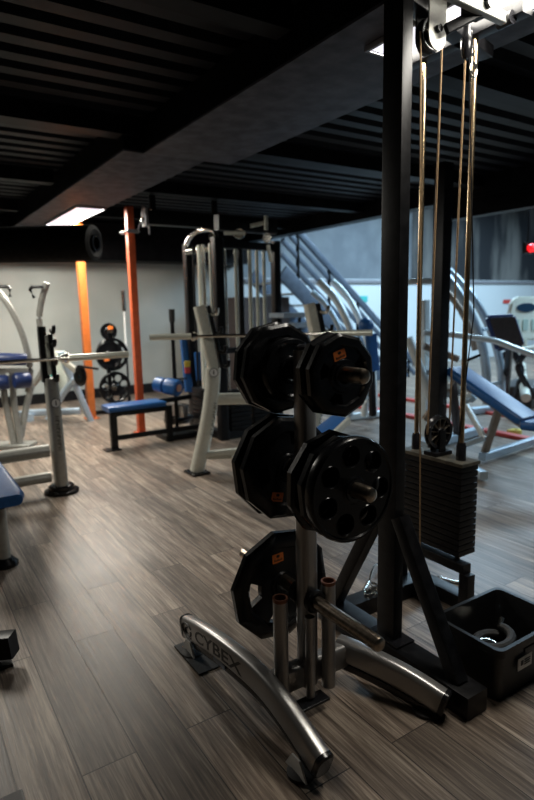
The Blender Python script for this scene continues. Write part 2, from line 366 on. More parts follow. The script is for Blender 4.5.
for r_, a0, a1, cxy in ((.036, .25, 1.75, (0, 0)), (.020, .6, 2.2, (.006, -.002))):
    arc = []
    for i in range(15):
        a = PI*(a0+(a1-a0)*i/14); arc.append(V((.9145-.0008, 2.055-1.35*r_*math.cos(a)-cxy[0], .116+.8*r_*math.sin(a)+cxy[1])))
    g.tube(arc, .0036, 6, (1, 0, 0))
g.build('emblem', ink, foot)
MB().prism([(-.045, -.010), (.045, -.006), (.045, .012), (-.045, .012)], (.925, 1.80, .104), (-1, 0, 0), (0, 0, 1), .003).build('blue_strip', mat('pale_blue_strip', (.16, .24, .36), .3), foot)  # pale blue strip along the side of the under rail
# bar holders
def holder(x, y, z0_, z1_, r, ring=True):
    t_ = MB().lathe([(r, z0_), (r, z1_), (r*.82, z1_), (r*.82, z1_-.15), (0, z1_-.15)], (x, y, 0), (0, 0, 1), 28).build('bar_holder', silver, tree)
    MB().lathe([(r+.0006, z1_-.006), (r+.0012, z1_+.002), (r*.80, z1_+.002), (r*.8, z1_-.05), (r+.0006, z1_-.006)], (x, y, 0), (0, 0, 1), 28).build('rim', mat('copper_rim', (.20, .08, .045), .4, .6), t_)
h1 = (1.027, 1.525, 0.303); h3 = (1.235, 1.52, 0.311)
holder(h1[0], 1.525, .045, 0.46, .026)
holder(h3[0], 1.52, .05, 0.464, .026)
MB().tube([(1.142, 1.51, .05), (1.142, 1.51, .36)], .017, 18).build('locating_tube', silver, tree)
MB().sweep([(1.02, 1.50, .035), (1.20, 1.50, .035)], rrect(.06, .012, .004)).build('lug_plate', black_gloss, tree)
# horns
def horn(z, yf, yb, r=.0245):
    h = MB()
    n = 24
    for s_, ye in ((-1, yf), (1, yb)):
        L_ = abs(ye-Y0); h.lathe([(r, 0), (r, L_-.016), (r*.9, L_-.005), (r*.6, L_), (0, L_+.001)], (X0, Y0, z), (0, s_, 0), n)
        MB().lathe([(.0248, .033), (.040, .034), (.042, .044), (.042, .056), (.036, .062), (.0248, .062)], (X0, Y0, z), (0, s_, 0), 28).build('horn_collar', black_paint, tree)
    h.build('weight_horn', horn_m, tree)
horn(1.236, 1.262, 1.95); horn(.876, 1.228, 1.95); horn(.405, 1.185, 2.02)
# ================================================================= WEIGHT PLATES
def slot_cutter(cx, cy, cz, r1, r2, half, y0_, y1_, phs):
    c_ = MB()
    for ph in phs:
        poly = []
        for i in range(9): a = ph-half+2*half*i/8; poly.append((r2*math.cos(a), r2*math.sin(a)))
        for i in range(9): a = ph+half*.72-2*half*.72*i/8; poly.append((r1*math.cos(a), r1*math.sin(a)))
        c_.prism(poly, (cx, (y0_+y1_)/2, cz), (0, -1, 0), (0, 0, 1), abs(y1_-y0_)+.05)
    return c_
def decagon_plate(y, z, D_, th, label, slots=None, phase=.1, sticker=None, group='ten-sided black rubber plates on the plate tree', x=X0, poly=10):
    """face looks to -Y; y is the middle of the thickness"""
    t_ = thing('weight_plate', label, 'weight plate', (x, y, z-D_/2), group)
    R_ = D_/2; h = th/2
    prof = [(.0275, -h*.9), (.05, -h*.9), (.055, -h*.55), (R_*.70, -h*.55), (R_*.74, -h*.98), (R_*.80, -h), (R_*.93, -h*.8), (R_, -h*.45), (R_, h*.45), (R_*.93, h*.8),
            (R_*.80, h), (R_*.74, h*.98), (R_*.70, h*.55), (.055, h*.55), (.05, h*.9), (.0275, h*.9), (.0275, -h*.9)]
    m_ = MB().lathe(prof, (x, y, z), (0, 1, 0), 60, poly, (3, 4, 5, 6, 7, 8, 9, 10, 11, 12), phase)
    cut = slot_cutter(x, y, z, R_*.44, R_*.68, .33, y-th, y+th, slots) if slots else None
    body = m_.build('plate_body', rubber, t_, 22, cut)
    MB().lathe([(.0258, -h*.95), (.036, -h*.95), (.037, -h*1.15), (.0258, -h*1.15), (.0258, -h*.95)], (x, y, z), (0, 1, 0), 32).build('hub_ring', black_gloss, t_)
    MB().lathe([(.0258, h*.95), (.036, h*.95), (.037, h*1.12), (.0258, h*1.12), (.0258, h*.95)], (x, y, z), (0, 1, 0), 32).build('hub_ring', black_gloss, t_)
    for k, (an, rd) in enumerate(((-1.9, .58), (-1.6, .58))): pass
    if sticker:
        dx, dz, sw, sh, rot = sticker
        c_ = V((x+dx, y-h*.55-.0014, z+dz)); ca, sa = math.cos(rot), math.sin(rot)
        def R2(pts): return [(p*ca-q*sa, p*sa+q*ca) for p, q in pts]
        s_ = MB().prism(R2([(a, b_) for a, b_ in rrect(sw, sh, .003)]), c_, (0, -1, 0), (0, 0, 1), .0016).build('label', sticker_m, t_)
        s_['label'] = 'orange sticker'
        e_ = MB().prism(R2([(.0-.0+a, .22*sh+b_) for a, b_ in [(sh*.22*math.cos(q), sh*.16*math.sin(q)) for q in [i*PI/6 for i in range(12)]]]), c_-V((0, .0012, 0)), (0, -1, 0), (0, 0, 1), .001)
        for i in range(7):
            xx = -sw*.33+i*sw*.11; hh = sh*(.16 if i % 3 else .22)
            e_.prism(R2([(xx-.0013, -sh*.32), (xx+.0015, -sh*.32), (xx+.0017, -sh*.32+hh), (xx-.0011, -sh*.32+hh)]), c_-V((0, .0012, 0)), (0, -1, 0), (0, 0, 1), .001)
        e_.build('print', ink, s_)
    return t_
def txt_on_plate(t_, txt, x, y, z, size, rot=0):
    cu_ = bpy.data.curves.new('t', 'FONT'); cu_.body = txt; cu_.size = size; cu_.extrude = .0012; cu_.align_x = 'CENTER'
    to = bpy.data.objects.new('t', cu_); C.objects.link(to); bpy.context.view_layer.update()
    me = bpy.data.meshes.new_from_object(to.evaluated_get(bpy.context.evaluated_depsgraph_get())); bpy.data.objects.remove(to)
    me.transform(Matrix.Translation((x, y, z)) @ Matrix.Rotation(rot, 4, 'Y') @ Matrix.Rotation(PI/2, 4, 'X'))
    me.materials.append(rubber); o = bpy.data.objects.new('raised_numeral', me); C.objects.link(o); o.parent = t_
    o.matrix_parent_inverse = t_.matrix_basis.inverted()
# upper front pair
p_ = decagon_plate(1.378, 1.230, .268, .040, 'ten-sided black plate with an orange sticker on the upper front horn', (0.35, 2.9, 4.4), .22, (-.014, .066, .048, .030, .28))
decagon_plate(1.424, 1.230, .272, .042, 'ten-sided black plate right behind the stickered one on the upper front horn', None, .22)
# upper rear group
MB_ = thing('weight_plate', 'small round black plate nearest the post on the upper rear horn', 'weight plate', (X0, 1.655, 1.13))
MB().lathe([(.0275, -.017), (.045, -.017), (.05, -.008), (.088, -.008), (.094, -.018), (.108, -.017), (.113, -.008), (.113, .012), (.106, .018), (.03, .018), (.0275, .014), (.0275, -.017)], (X0, 1.655, 1.226), (0, 1, 0), 64).build('plate_body', rubber, MB_)
MB().lathe([(.0258, -.016), (.036, -.016), (.037, -.022), (.0258, -.022), (.0258, -.016)], (X0, 1.655, 1.226), (0, 1, 0), 32).build('hub_ring', chrome, MB_)
decagon_plate(1.712, 1.227, .330, .044, 'ten-sided black plate next behind the small round plate on the upper rear horn', None, .5)
decagon_plate(1.763, 1.227, .334, .044, 'farthest ten-sided black plate on the upper rear horn', None, .42)
# middle front group
t7 = thing('weight_plate', 'round black plate with seven round holes on the middle front horn', 'weight plate', (X0, 1.288, .69))
cy_, cz_ = 1.328, .872; R_ = .170
cut = MB()
for k in range(7):
    a = PI/2+.12+2*PI*k/7
    cut.cyl((X0+.112*math.cos(a), cy_-.06, cz_+.112*math.sin(a)), (X0+.112*math.cos(a), cy_+.06, cz_+.112*math.sin(a)), .0325, 32)
MB().lathe([(.0275, -.020), (.042, -.020), (.047, -.016), (.155, -.016), (.159, -.021), (.166, -.021), (.170, -.015), (.172, .0), (.170, .016), (.164, .021), (.03, .021), (.0275, .018), (.0275, -.020)], (X0, cy_, cz_), (0, 1, 0), 84).build('plate_body', rubber, t7, 30, cut)
for k in range(7):
    a = PI/2+.12+2*PI*k/7
    MB().lathe([(.0325, -.016), (.0345, -.0195), (.0365, -.0165), (.0325, -.0155), (.0325, -.016)], (X0+.112*math.cos(a), cy_, cz_+.112*math.sin(a)), (0, 1, 0), 32).build('hole_rim', rubber, t7)
MB().lathe([(.0258, -.019), (.035, -.019), (.036, -.024), (.0258, -.024), (.0258, -.019)], (X0, cy_, cz_), (0, 1, 0), 32).build('hub_ring', black_gloss, t7)
decagon_plate(1.380, .870, .338, .046, 'ten-sided black plate right behind the round seven-hole plate', None, .2)
decagon_plate(1.432, .870, .352, .046, 'rearmost ten-sided black plate on the middle front horn, nearest the post', None, .35)
# middle rear group
q_ = decagon_plate(1.680, .864, .392, .050, 'wide ten-sided black plate with raised numerals on the middle rear horn', (1.2, 3.3, 5.4), .13, (-.055, -.10, .05, .034, -.25))
decagon_plate(1.738, .864, .396, .050, 'farthest wide ten-sided black plate on the middle rear horn', None, .20)
# lower rear plate
decagon_plate(1.735, .384, .440, .048, 'large single ten-sided black plate with grip slots on the bottom rear horn', (.05, 3.16, 4.6), .16, (-.020, .115, .05, .036, .05))
# ================================================================= CABLE MACHINE
mc = thing('cable_machine', 'tall black cable column machine with weight stack, braces and brass coloured guide rods', 'gym machine', (1.6, 1.5, 0))
CX, CY = 1.605, 1.5775
MB().box((CX, CY, 1.29), (.05, .095, 2.42), .005).build('column', black_paint, mc)
MB().box((1.60, 1.56, .045), (.11, .84, .09), .008).build('base_rail', black_paint, mc)
MB().box((1.85, 1.90, .040), (.62, .09, .08), .008).build('base_rail', black_paint, mc)
MB().box((2.17, 1.74, .035), (.08, .42, .07), .008).build('base_rail', black_paint, mc)
MB().box((1.605, 1.57, .094), (.10, .17, .010), .003).build('gusset_plate', black_gloss, mc)
MB().bar((CX, 1.528, .62), (CX-.005, 1.225, .085), .055, .055, .005).build('brace', black_paint, mc)
MB().bar((CX+.004, 1.65, .60), (CX+.004, 1.93, .085), .055, .055, .005).build('brace', black_paint, mc)
SX = 2.085
MB().bar((SX-.02, 1.555, .262), (SX-.02, 1.97, .262), .05, .045, .004).build('stack_support', black_paint, mc)
for yy in (1.555, 1.955): MB().box((SX-.02, yy, .12), (.05, .05, .24), .004).build('support_leg', black_paint, mc)
# weight stack of steel slabs
zb, zt = .315, .735
n = 15; hh = (zt-zb)/n
for k in range(n):
    MB().box((SX, 1.755, zb+hh*(k+.5)), (.115, .36, hh-.0035), .0035).build('stack_weight', black_paint, mc)
MB().box((SX, 1.755, zt+.008), (.125, .375, .016), .003).build('top_plate', mat('worn_top_plate', (.16, .15, .12), .35, .6, .3, 30), mc)
ry1, ry2 = 1.625, 1.888
for yy in (ry1, ry2):
    MB().cyl((SX, yy, .23), (SX, yy, 2.49), .0115, 18).build('guide_rod', rod_m, mc)
    MB().lathe([(.013, 0), (.022, 0), (.022, .065), (.019, .07), (.019, .078), (.013, .078)], (SX, yy, zt+.016), (0, 0, 1), 24).build('rod_bushing', black_gloss, mc)
def pulley(c, r, wd, ax, parent, spokes=10, mm=None):
    c = V(c); ax = V(ax).normalized(); h = wd/2
    w_ = MB().lathe([(r*.80, -h*.8), (r*.90, -h), (r, -h), (r, -h*.7), (r*.9, -h*.15), (r*.9, h*.15), (r, h*.7), (r, h), (r*.90, h), (r*.80, h*.8), (r*.80, -h*.8)], c, ax, 48)
    w_.lathe([(0, -h*1.1), (r*.26, -h*1.1), (r*.30, -h*.8), (r*.30, h*.8), (r*.26, h*1.1), (0, h*1.1)], c, ax, 24)
    u = ax.cross(V((0, 0, 1))); 
    if u.length < .1: u = V((1, 0, 0))
    u.normalize(); v_ = ax.cross(u)
    w_.lathe([(r*.28, -h*.15), (r*.82, -h*.15), (r*.82, h*.15), (r*.28, h*.15), (r*.28, -h*.15)], c, ax, 48)
    pw = w_.build('pulley', mm or black_gloss, parent)
    for k in range(spokes):
        a = 2*PI*k/spokes+.2; d = u*math.cos(a)+v_*math.sin(a)
        MB().bar(c+d*r*.27, c+d*r*.83, wd*.9, r*.045, .001, ax.cross(d)).build('spoke', horn_m, pw)
    MB().cyl(c-ax*h*1.5, c+ax*h*1.5, r*.13, 16).build('axle', chrome, pw)
    return pw
py_ = 1.755
pulley((SX, py_, zt+.016+.105), .078, .032, (0, 1, 0), mc)
for dy in (-.025, .025): MB().box((SX, py_+dy, zt+.016+.055), (.042, .006, .125), .002).build('pulley_bracket', black_paint, mc)
MB().box((SX, py_, zt+.024), (.11, .075, .018), .003).build('pulley_bracket', black_paint, mc)
# overhead frame
MB().bar((CX, CY, 2.515), (2.30, CY+.16, 2.515), .07, .05, .004).build('top_rail', black_paint, mc)
MB().bar((SX, 1.40, 2.515), (SX, 2.0, 2.515), .06, .05, .004).build('top_rail', black_paint, mc)
hp = [(-.045, .14), (.045, .14), (.045, -.02)]+[(.045*math.cos(a), -.02-.05*math.sin(a)) for a in [i*PI/12 for i in range(1, 12)]]+[(-.045, -.02)]
hc = (1.779, 1.56, 2.427)
hc = V(hc)
MB().prism(hp, hc+V((0, -.005, 0)), (0, -1, 0), (0, 0, 1), .006).build('pulley_housing', grey_metal, mc)
MB().prism(hp, hc+V((0, .055, 0)), (0, -1, 0), (0, 0, 1), .006).build('pulley_housing', black_paint, mc)
pulley(hc+V((0, .025, -.01)), .060, .03, (0, 1, 0), mc, 6)
MB().cyl(hc+V((0, -.022, 0)), hc+V((0, .07, 0)), .013, 18).build('housing_bolt', black_gloss, mc)
e1 = V((1.928, 1.47, 2.493))
MB().bar(hc+V((.02, -.03, -.005)), e1, .024, .036, .004).build('cross_arm', black_paint, mc)
MB().box(V((1.897, 1.49, 2.506)), (.085, .05, .075), .006).build('arm_block', black_paint, mc)
MB().cyl(e1+V((-.012, -.04, .01)), e1+V((-.012, .05, .01)), .020, 16).build('arm_boss', black_gloss, mc)
e2 = V((2.058, 1.47, 2.489)); e0 = V((1.698, 1.45, 2.486))
MB().bar(e0, e2, .03, .038, .004).build('cross_arm', grey_metal, mc)
MB().cyl(e2+V((0, -.03, 0)), e2+V((0, .03, 0)), .024, 20).build('arm_boss', black_gloss, mc)
# hanging swivel block with chain and snap hook
k0 = V((1.95, 1.56, 2.478))
MB().lathe([(.0, 0), (.014, 0), (.016, -.03), (.021, -.04), (.021, -.10), (.012, -.115), (0, -.115)], k0, (0, 0, 1), 20).build('swivel_block', black_gloss, mc)
ch = thing('carabiner_chain', 'short dark chain with a steel snap hook hanging beside the guide rod at the top', 'chain', k0)
for i in range(5):
    c_ = k0+V((.018+.006*i, 0, -.03-.026*i)); ring = []
    for j in range(17):
        a = 2*PI*j/16; d = (V((1, 0, 0)) if i % 2 else V((0, 1, 0)))*.010*math.cos(a)+V((0, 0, .018))*math.sin(a); ring.append(c_+d)
    MB().tube(ring, .0032, 8, (.3, .8, .1)).build('chain_link', mat('dark_steel', (.08, .08, .08), .3, .9) if i == 0 else bpy.data.materials['dark_steel'], ch)
hk = [k0+V((.045, 0, -.145))+V((.019*math.cos(a), 0, .026*math.sin(a))) for a in [PI/2+i*2*PI/20*.93 for i in range(21)]]
MB().tube(hk, .0042, 8, (0, 1, 0)).build('snap_hook', chrome, ch)
# cables
def cable(pts, r=.0032, m=brass): return MB().tube(pts, r, 8).build('cable', m, mc)
pz = zt+.016+.105
cable([hc+V((.058, .02, -.01)), (SX-.074, py_, pz)], .004)
cable([k0+V((-.004, 0, -.10)), (SX+.074, py_, pz)], .004)
cable([hc+V((-.058, .02, -.01)), (1.8, 1.595, 0.349), (1.8, 1.57, 0.259)], .0034)
cable([k0+V((.012, .0, -.05)), (SX+.02, 1.60, 1.4), (SX-.02, 1.63, .80)], .0028, black_gloss)
# lower swivel pulley with cable end
lp = V((1.8, 1.553, 0.243))
pulley((1.80, 1.755, .19), .05, .03, (1, 0, 0), mc, 6)
MB().box((1.80, 1.755, .12), (.05, .05, .10), .004).build('pulley_bracket', black_paint, mc)
# loose handles lying by the machine
t = thing('cable_attachment', 'chrome tubular cable handle lying on the floor between column and left brace', 'handle', (1.91, 2.045, 0))
a_, b_ = V((1.82, 1.984, -0)), V((2.085, 2.155, 0))
a_.z = b_.z = .016
MB().cyl(a_.lerp(b_, -.05), a_.lerp(b_, .5), .014, 16).build('grip', chrome, t)
MB().tube(smooth([a_.lerp(b_, .5), a_.lerp(b_, .8)+V((.02, .02, .03)), a_.lerp(b_, 1.25)+V((.02, .0, .012))]), .006, 8).build('bail', chrome, t)
t = thing('cable_attachment', 'chrome bar handle lying behind the crate beside the stack support leg', 'handle', (2.274, 1.812, 0))
a_, b_ = V((2.275, 1.878, 0)), V((2.324, 1.777, 0))
a_.z = b_.z = .018
MB().cyl(a_, b_, .015, 16).build('grip', chrome, t)
for q in (a_, b_): MB().lathe([(.0, -.012), (.02, -.012), (.02, .012), (0, .012)], q, (b_-a_).normalized(), 16).build('end_ring', chrome, t)
t = thing('carabiner', 'steel carabiners and swivel lying on the black base rail behind the brace', 'carabiner', (1.86, 1.80, .09))
for i, (dx, dy, a0) in enumerate(((0, 0, .3), (.05, .03, 1.3), (.03, -.05, 2.2))):
    ring = [V((1.80+dx+.035*math.cos(a)*math.cos(a0)-.018*math.sin(a)*math.sin(a0), 1.90+dy*.5+.035*math.cos(a)*math.sin(a0)+.018*math.sin(a)*math.cos(a0), .086+.007*i)) for a in [2*PI*j/20 for j in range(21)]]
    MB().tube(ring, .005, 8).build('ring', chrome, t)
# ================================================================= CRATE
x0_, x1_, y0_, y1_, hz = 1.685, 2.10, 1.115, 1.425, .225
cr_t = thing('storage_crate', 'open black plastic crate with a white label on the floor beside the cable machine', 'crate', ((x0_+x1_)/2, (y0_+y1_)/2, 0))
cxc, cyc = (x0_+x1_)/2, (y0_+y1_)/2
def rr(w_, h_, z, r=.03): return [V((cxc+a, cyc+b_, z)) for a, b_ in rrect(w_, h_, r, 5)]
W_, H_ = x1_-x0_, y1_-y0_
cm_ = MB(); rings = []
for w_, h_, z in ((W_-.06, H_-.06, .0), (W_-.035, H_-.035, hz-.05), (W_-.030, H_-.030, hz-.03), (W_, H_, hz-.03), (W_, H_, hz), (W_-.03, H_-.03, hz), (W_-.045, H_-.045, hz-.03), (W_-.072, H_-.072, .008)):
    rings.append([cm_.bm.verts.new(p) for p in rr(w_, h_, z)])
for a, b_ in zip(rings, rings[1:]):
    for j in range(len(a)): cm_.bm.faces.new((a[j], a[(j+1) % len(a)], b_[(j+1) % len(a)], b_[j]))
cm_.bm.faces.new(rings[0][::-1]); cm_.bm.faces.new(rings[-1])
cm_.build('crate_body', plastic_blk, cr_t, 30)
lb = MB().box((x0_+.165, y0_+.0105, .125), (.085, .003, .05), .001).build('label', white_paint, cr_t); lb['label'] = 'white paper label'
g = MB().box((x0_+.145, y0_+.008, .128), (.014, .002, .018), 0)
for k in range(3): g.box((x0_+.177, y0_+.008, .136-.009*k), (.036, .002, .003), 0)
g.build('print', ink, lb)
for xx in (-1, 1): MB().box((cxc, cyc+xx*(H_/2-.004), hz-.045), (.12, .008, .016), .003).build('handle_lip', plastic_blk, cr_t)
t = thing('cable_attachment', 'silver cable handle lying inside the black crate', 'handle', (1.88, 1.3, .02))
rc = V((1.80, 1.24, .125))
ring = [rc+V((.055*math.cos(a), .045*math.sin(a), .02*math.sin(a))) for a in [PI*j/16*1.5-.4 for j in range(17)]]
MB().tube(ring, .0075, 10).build('bail', chrome, t)
MB().cyl(ring[0], ring[-1], .014, 16).build('grip', rubber_soft, t)
t = thing('rope_attachment', 'dark coiled strap attachment lying on the bottom of the black crate', 'cable attachment', (1.9, 1.27, .01))
co = [V((1.87+.09*math.cos(a)*(1-a*.01), 1.27+.07*math.sin(a)*(1-a*.01), .03+.013*a/2)) for a in [i*PI/8 for i in range(50)]]
MB().tube(co, .018, 10).build('strap_coil', rubber_soft, t)
MB().tube([co[-1], co[-1]+V((.04, .02, .01))], .012, 10).build('metal_end', chrome, t)
# ================================================================= FAR LEFT BENCH PRESS
def badge(c, nrm, parent, r=.035):
    n_ = V(nrm)
    b_ = MB().cyl(V(c), V(c)+n_*.006, r, 28).build('badge', white_paint, parent)
    ring = MB().lathe([(r*.98, .002), (r*1.12, .002), (r*1.12, .007), (r*.98, .007), (r*.98, .002)], c, n_, 28)
    ring.prism([(-.004, -r*.5), (.004, -r*.5), (.004, r*.6), (-.004, r*.6)], V(c)+n_*.0075, n_, (0, 0, 1), .002)
    ring.build('badge_ring', ink, b_)
def side_marks(P0, P1, nrm, parent, n=9):
    g = MB(); P0 = V(P0); P1 = V(P1); u = (P1-P0).normalized(); s_ = u.cross(V(nrm)).normalized(); rnd = random.Random(3)
    L = (P1-P0).length
    for i in range(n):
        c = P0+u*L*(i+.5)/n; ll = L/n*.7
        g.prism([(-.012, -ll*.5), (.012, -ll*.5), (.012, -ll*.5+.006), (-.012, -ll*.5+.006)], c, nrm, u, .002)
        if i % 2: g.prism([(-.012, -ll*.5), (-.006, -ll*.5), (-.006, ll*.5), (-.012, ll*.5)], c, nrm, u, .002)
        else: g.prism([(-.012, ll*.3), (.012, ll*.3), (.012, ll*.5), (-.012, ll*.5)], c, nrm, u, .002)
    g.build('lettering', ink, parent)
UX, UY = .99, 4.67
bp = thing('bench_press_rack', 'grey bench press rack with black bar hooks at the left edge, holding a barbell', 'bench press', (.44, 4.4, 0))
for s_ in (0, 1):
    ux = UX if not s_ else -.12
    up_ = MB().bar((ux+.045, UY, .04), (ux+.03, UY, .93), .095, .15, .035, (0, 1, 0)).build('upright', grey_metal, bp)
    MB().bar((ux-.005, UY+.01, .90), (ux-.005, UY+.02, 1.33), .055, .075, .01, (0, 1, 0)).build('upright_top', black_paint, bp)
    MB().bar((ux+.05, UY-.05, .93), (ux+.045, UY-.03, 1.27), .03, .05, .008, (0, 1, 0)).build('hook_column', black_paint, bp)
    MB().bar((ux+.018, UY-.04, .96), (ux+.018, UY-.02, 1.26), .026, .02, .004, (0, 1, 0)).build('wear_strip', white_pl, bp)
    for zz in (.93, 1.06, 1.20, 1.30):
        MB().tube(smooth([(ux+.05, UY-.04, zz), (ux+.055, UY-.09, zz-.015), (ux+.055, UY-.12, zz+.01), (ux+.055, UY-.125, zz+.04)], 4), .015, 10).build('bar_hook', black_paint, bp)
    MB().lathe([(0, 0), (.135, 0), (.135, .02), (.12, .028), (.10, .034), (.10, .055), (.085, .065), (0, .065)], (ux+.045, UY, 0), (0, 0, 1), 32).build('floor_cup', rubber, bp)
    badge((ux+.035, UY-.078, .74), (0, -1, 0), bp, .033)
    side_marks((ux+.037, UY-.077, .64), (ux+.04, UY-.077, .36), (0, -1, 0), bp)
MB().cyl((-.12, UY, .355), (.96, UY, .355), .052, 24).build('crossbar', grey_metal, bp)
MB().cyl((-.12, UY, .14), (.96, UY, .14), .042, 24).build('crossbar', grey_metal, bp)
MB().bar((.42, 3.47, .18), (.42, UY, .25), .06, .09, .02).build('bench_spine', grey_metal, bp)
MB().cyl((.42, 3.47, .04), (.42, 3.47, .40), .036, 24).build('bench_leg', grey_metal, bp)
MB().lathe([(0, 0), (.075, 0), (.075, .02), (.06, .035), (.045, .05), (0, .05)], (.42, 3.47, 0), (0, 0, 1), 28).build('floor_cup', rubber, bp)
MB().lathe([(0, 0), (.036, 0), (.075, .05), (.075, .06), (0, .06)], (.42, 3.47, .345), (0, 0, 1), 28).build('seat_bracket', rubber, bp)
def pad(pts_w, c, size, m, parent, r=.035, rz=0, name='seat_pad'):
    return MB().box(c, size, r, rz).build(name, m, parent, 60)
MB().sweep([(.40, 3.27, .435), (.40, 3.32, .44), (.40, 4.60, .44), (.40, 4.64, .435)], rrect(.27, .075, .035, 4), scale=[.86, 1, 1, .9]).build('seat_pad', blue_vinyl, bp, 60)
def barbell(name, label, xa, xb, y, z, yb=None, zb_=None, group=None, sl=.36):
    A = V((xa, y, z)); B = V((xb, y if yb is None else yb, z if zb_ is None else zb_)); d = (B-A).normalized(); L = (B-A).length
    t_ = thing(name, label, 'barbell', (A+B)/2, group); s_ = sl
    MB().cyl(A+d*s_, B-d*s_, .014, 16).build('shaft', chrome, t_)
    for p, q in ((A, 1), (B, -1)):
        MB().cyl(p, p+d*q*s_, .0255, 24).build('sleeve', cream_chrome, t_)
        MB().lathe([(0, -.002), (.02, -.002), (.02, .0), (0, .0)], p-d*q*.0, d*q, 20).build('end_cap', black_gloss, t_)
        MB().lathe([(.014, 0), (.040, 0), (.040, .018), (.03, .03), (.03, .05), (.014, .05)], p+d*q*(s_-.01), d*q, 28).build('collar', chrome, t_)
    return t_
cream_chrome = mat('pale_chrome', (.80, .82, .72), .28, .35, .05, 60)
barbell('barbell', 'bare chrome barbell resting on the left bench press rack', 1.61-2.2, 1.61, UY-.125, 1.085, sl=.49)
# ================================================================= MIDDLE BENCH PRESS
def F2(pts, d): return pts
rk = thing('bench_press_rack', 'pale grey bench press rack in the middle, behind the plate tree', 'bench press', (2.198, 4.413, 0))
pA = [V(p) for p in [(2.217, 4.439, 1.462), (2.265, 4.408, 1.174), (2.3, 4.385, 0.933), (2.287, 4.393, 0.742), (2.241, 4.423, 0.434), (2.154, 4.48, 0.02)]]
off = V((0.78, -0.507, -0.053)); off.z = 0
for s_ in (0, 1):
    q = [p+off*s_ for p in pA]
    MB().sweep(smooth(q[2:], 5), rrect(.12, .10, .035), (0, 1, 0)).build('upright', cream_metal, rk)
    MB().sweep(q[:3], rrect(.085, .07, .01), (0, 1, 0)).build('upright_top', cream_metal, rk)
    hk_ = [p+V((.075, -.02, 0)) for p in q[:3]]
    MB().sweep(hk_, rrect(.03, .05, .008), (0, 1, 0)).build('hook_column', black_paint, rk)
    for tt in (.12, .42, .72, .95):
        c_ = hk_[0].lerp(hk_[2], tt)
        MB().tube(smooth([c_, c_+V((.012, -.06, -.015)), c_+V((.016, -.10, .0)), c_+V((.016, -.11, .045))], 4), .016, 10).build('bar_hook', chrome if tt == .12 else black_paint, rk)
    badge(q[2]+V((-.035, -.075, -.03)), (-.3, -.95, 0), rk, .035)
    side_marks(q[3]+V((-.005, -.066, -.10)), q[4]+V((.0, -.066, -.10)), (-.1, -.99, 0), rk, 8)
    MB().box(q[-1]+V((0, 0, -.012)), (.17, .20, .025), .008).build('floor_plate', rubber, rk)
a_, b_ = V((2.318, 4.421, 0.656)), V((2.318, 4.421, 0.656))+off*.92
MB().cyl(a_, b_, .052, 24).build('crossbar', cream_metal, rk)
a_ = V((2.272, 4.486, 0.145)); MB().cyl(a_, a_+(b_-V((2.318, 4.421, 0.656))).normalized()*.22+V((.0, .0, 0)), .04, 24).build('crossbar', cream_metal, rk)
sd = off.normalized(); bk = V((-sd.y, sd.x, 0))
cc = pA[-1]+off*.5; cc.z = 0
for o_ in (off*.02, off*.98): MB().bar(cc-off*.5+o_+V((0, 0, .16)), cc+V((0, 0, .20)), .06, .06, .015).build('spine_brace', cream_metal, rk)
A = V((1.828, 4.596, 1.222)); B = V((3.39, 3.581, 1.2)); zz = (A.z+B.z)/2
barbell('barbell', 'long bare barbell resting on the middle rack, crossing behind the upper plates', A.x, B.x, A.y, zz+.0, B.y, zz+.0)
# adjustable bench whose end shows between post and middle plates
t = thing('adjustable_bench', 'end of a blue padded bench glimpsed just above the round seven-hole plate', 'bench', (3.229, 4.119, 0))
a_, b_ = V((2.6, 3.439, 0.382)), V((3.009, 3.531, 0.528))
MB().sweep([a_, b_], rrect(.20, .05, .02)).build('seat_pad', blue_vinyl, t, 60)
a2, b2 = V((2.659, 3.341, 0.393)), V((2.997, 3.42, 0.539))
MB().bar(a2, b2, .035, .05).build('seat_frame', cream_metal, t)
for q_ in (a_, a_.lerp(b_, .6)): MB().bar((q_.x, q_.y, 0), q_+V((0, 0, -.02)), .04, .04, .005, (0, 1, 0)).build('leg', black_paint, t)
# ================================================================= FLAT BENCH
t = thing('flat_bench', 'low flat bench with a bright blue pad on a black frame, near the orange posts', 'bench', (2.1, 5.85, 0))
MB().sweep([(1.80, 5.87, .425), (1.83, 5.87, .43), (2.40, 5.87, .43), (2.43, 5.87, .425)], rrect(.28, .06, .025), scale=[.92, 1, 1, .92]).build('seat_pad', blue_vinyl, t, 60)
MB().bar((1.82, 5.78, .375), (2.50, 5.78, .375), .05, .05).build('seat_rail', black_paint, t)
for q in (1.85, 2.47): MB().bar((q, 5.79, 0), (q, 5.79, .39), .07, .06, .006, (0, 1, 0)).build('leg', black_paint, t)
MB().bar((1.85, 5.79, .12), (2.86, 5.79, .12), .05, .05).build('lower_rail', black_paint, t)
for q in (1.85,): MB().box((q-.03, 5.79, .006), (.16, .14, .012), .003).build('foot_plate', black_paint, t)
MB().bar((1.85, 5.96, .375), (2.47, 5.96, .375), .04, .04).build('seat_rail', black_paint, t)
MB().bar((2.47, 5.79, .375), (2.47, 5.97, .375), .04, .04).build('seat_rail', black_paint, t)
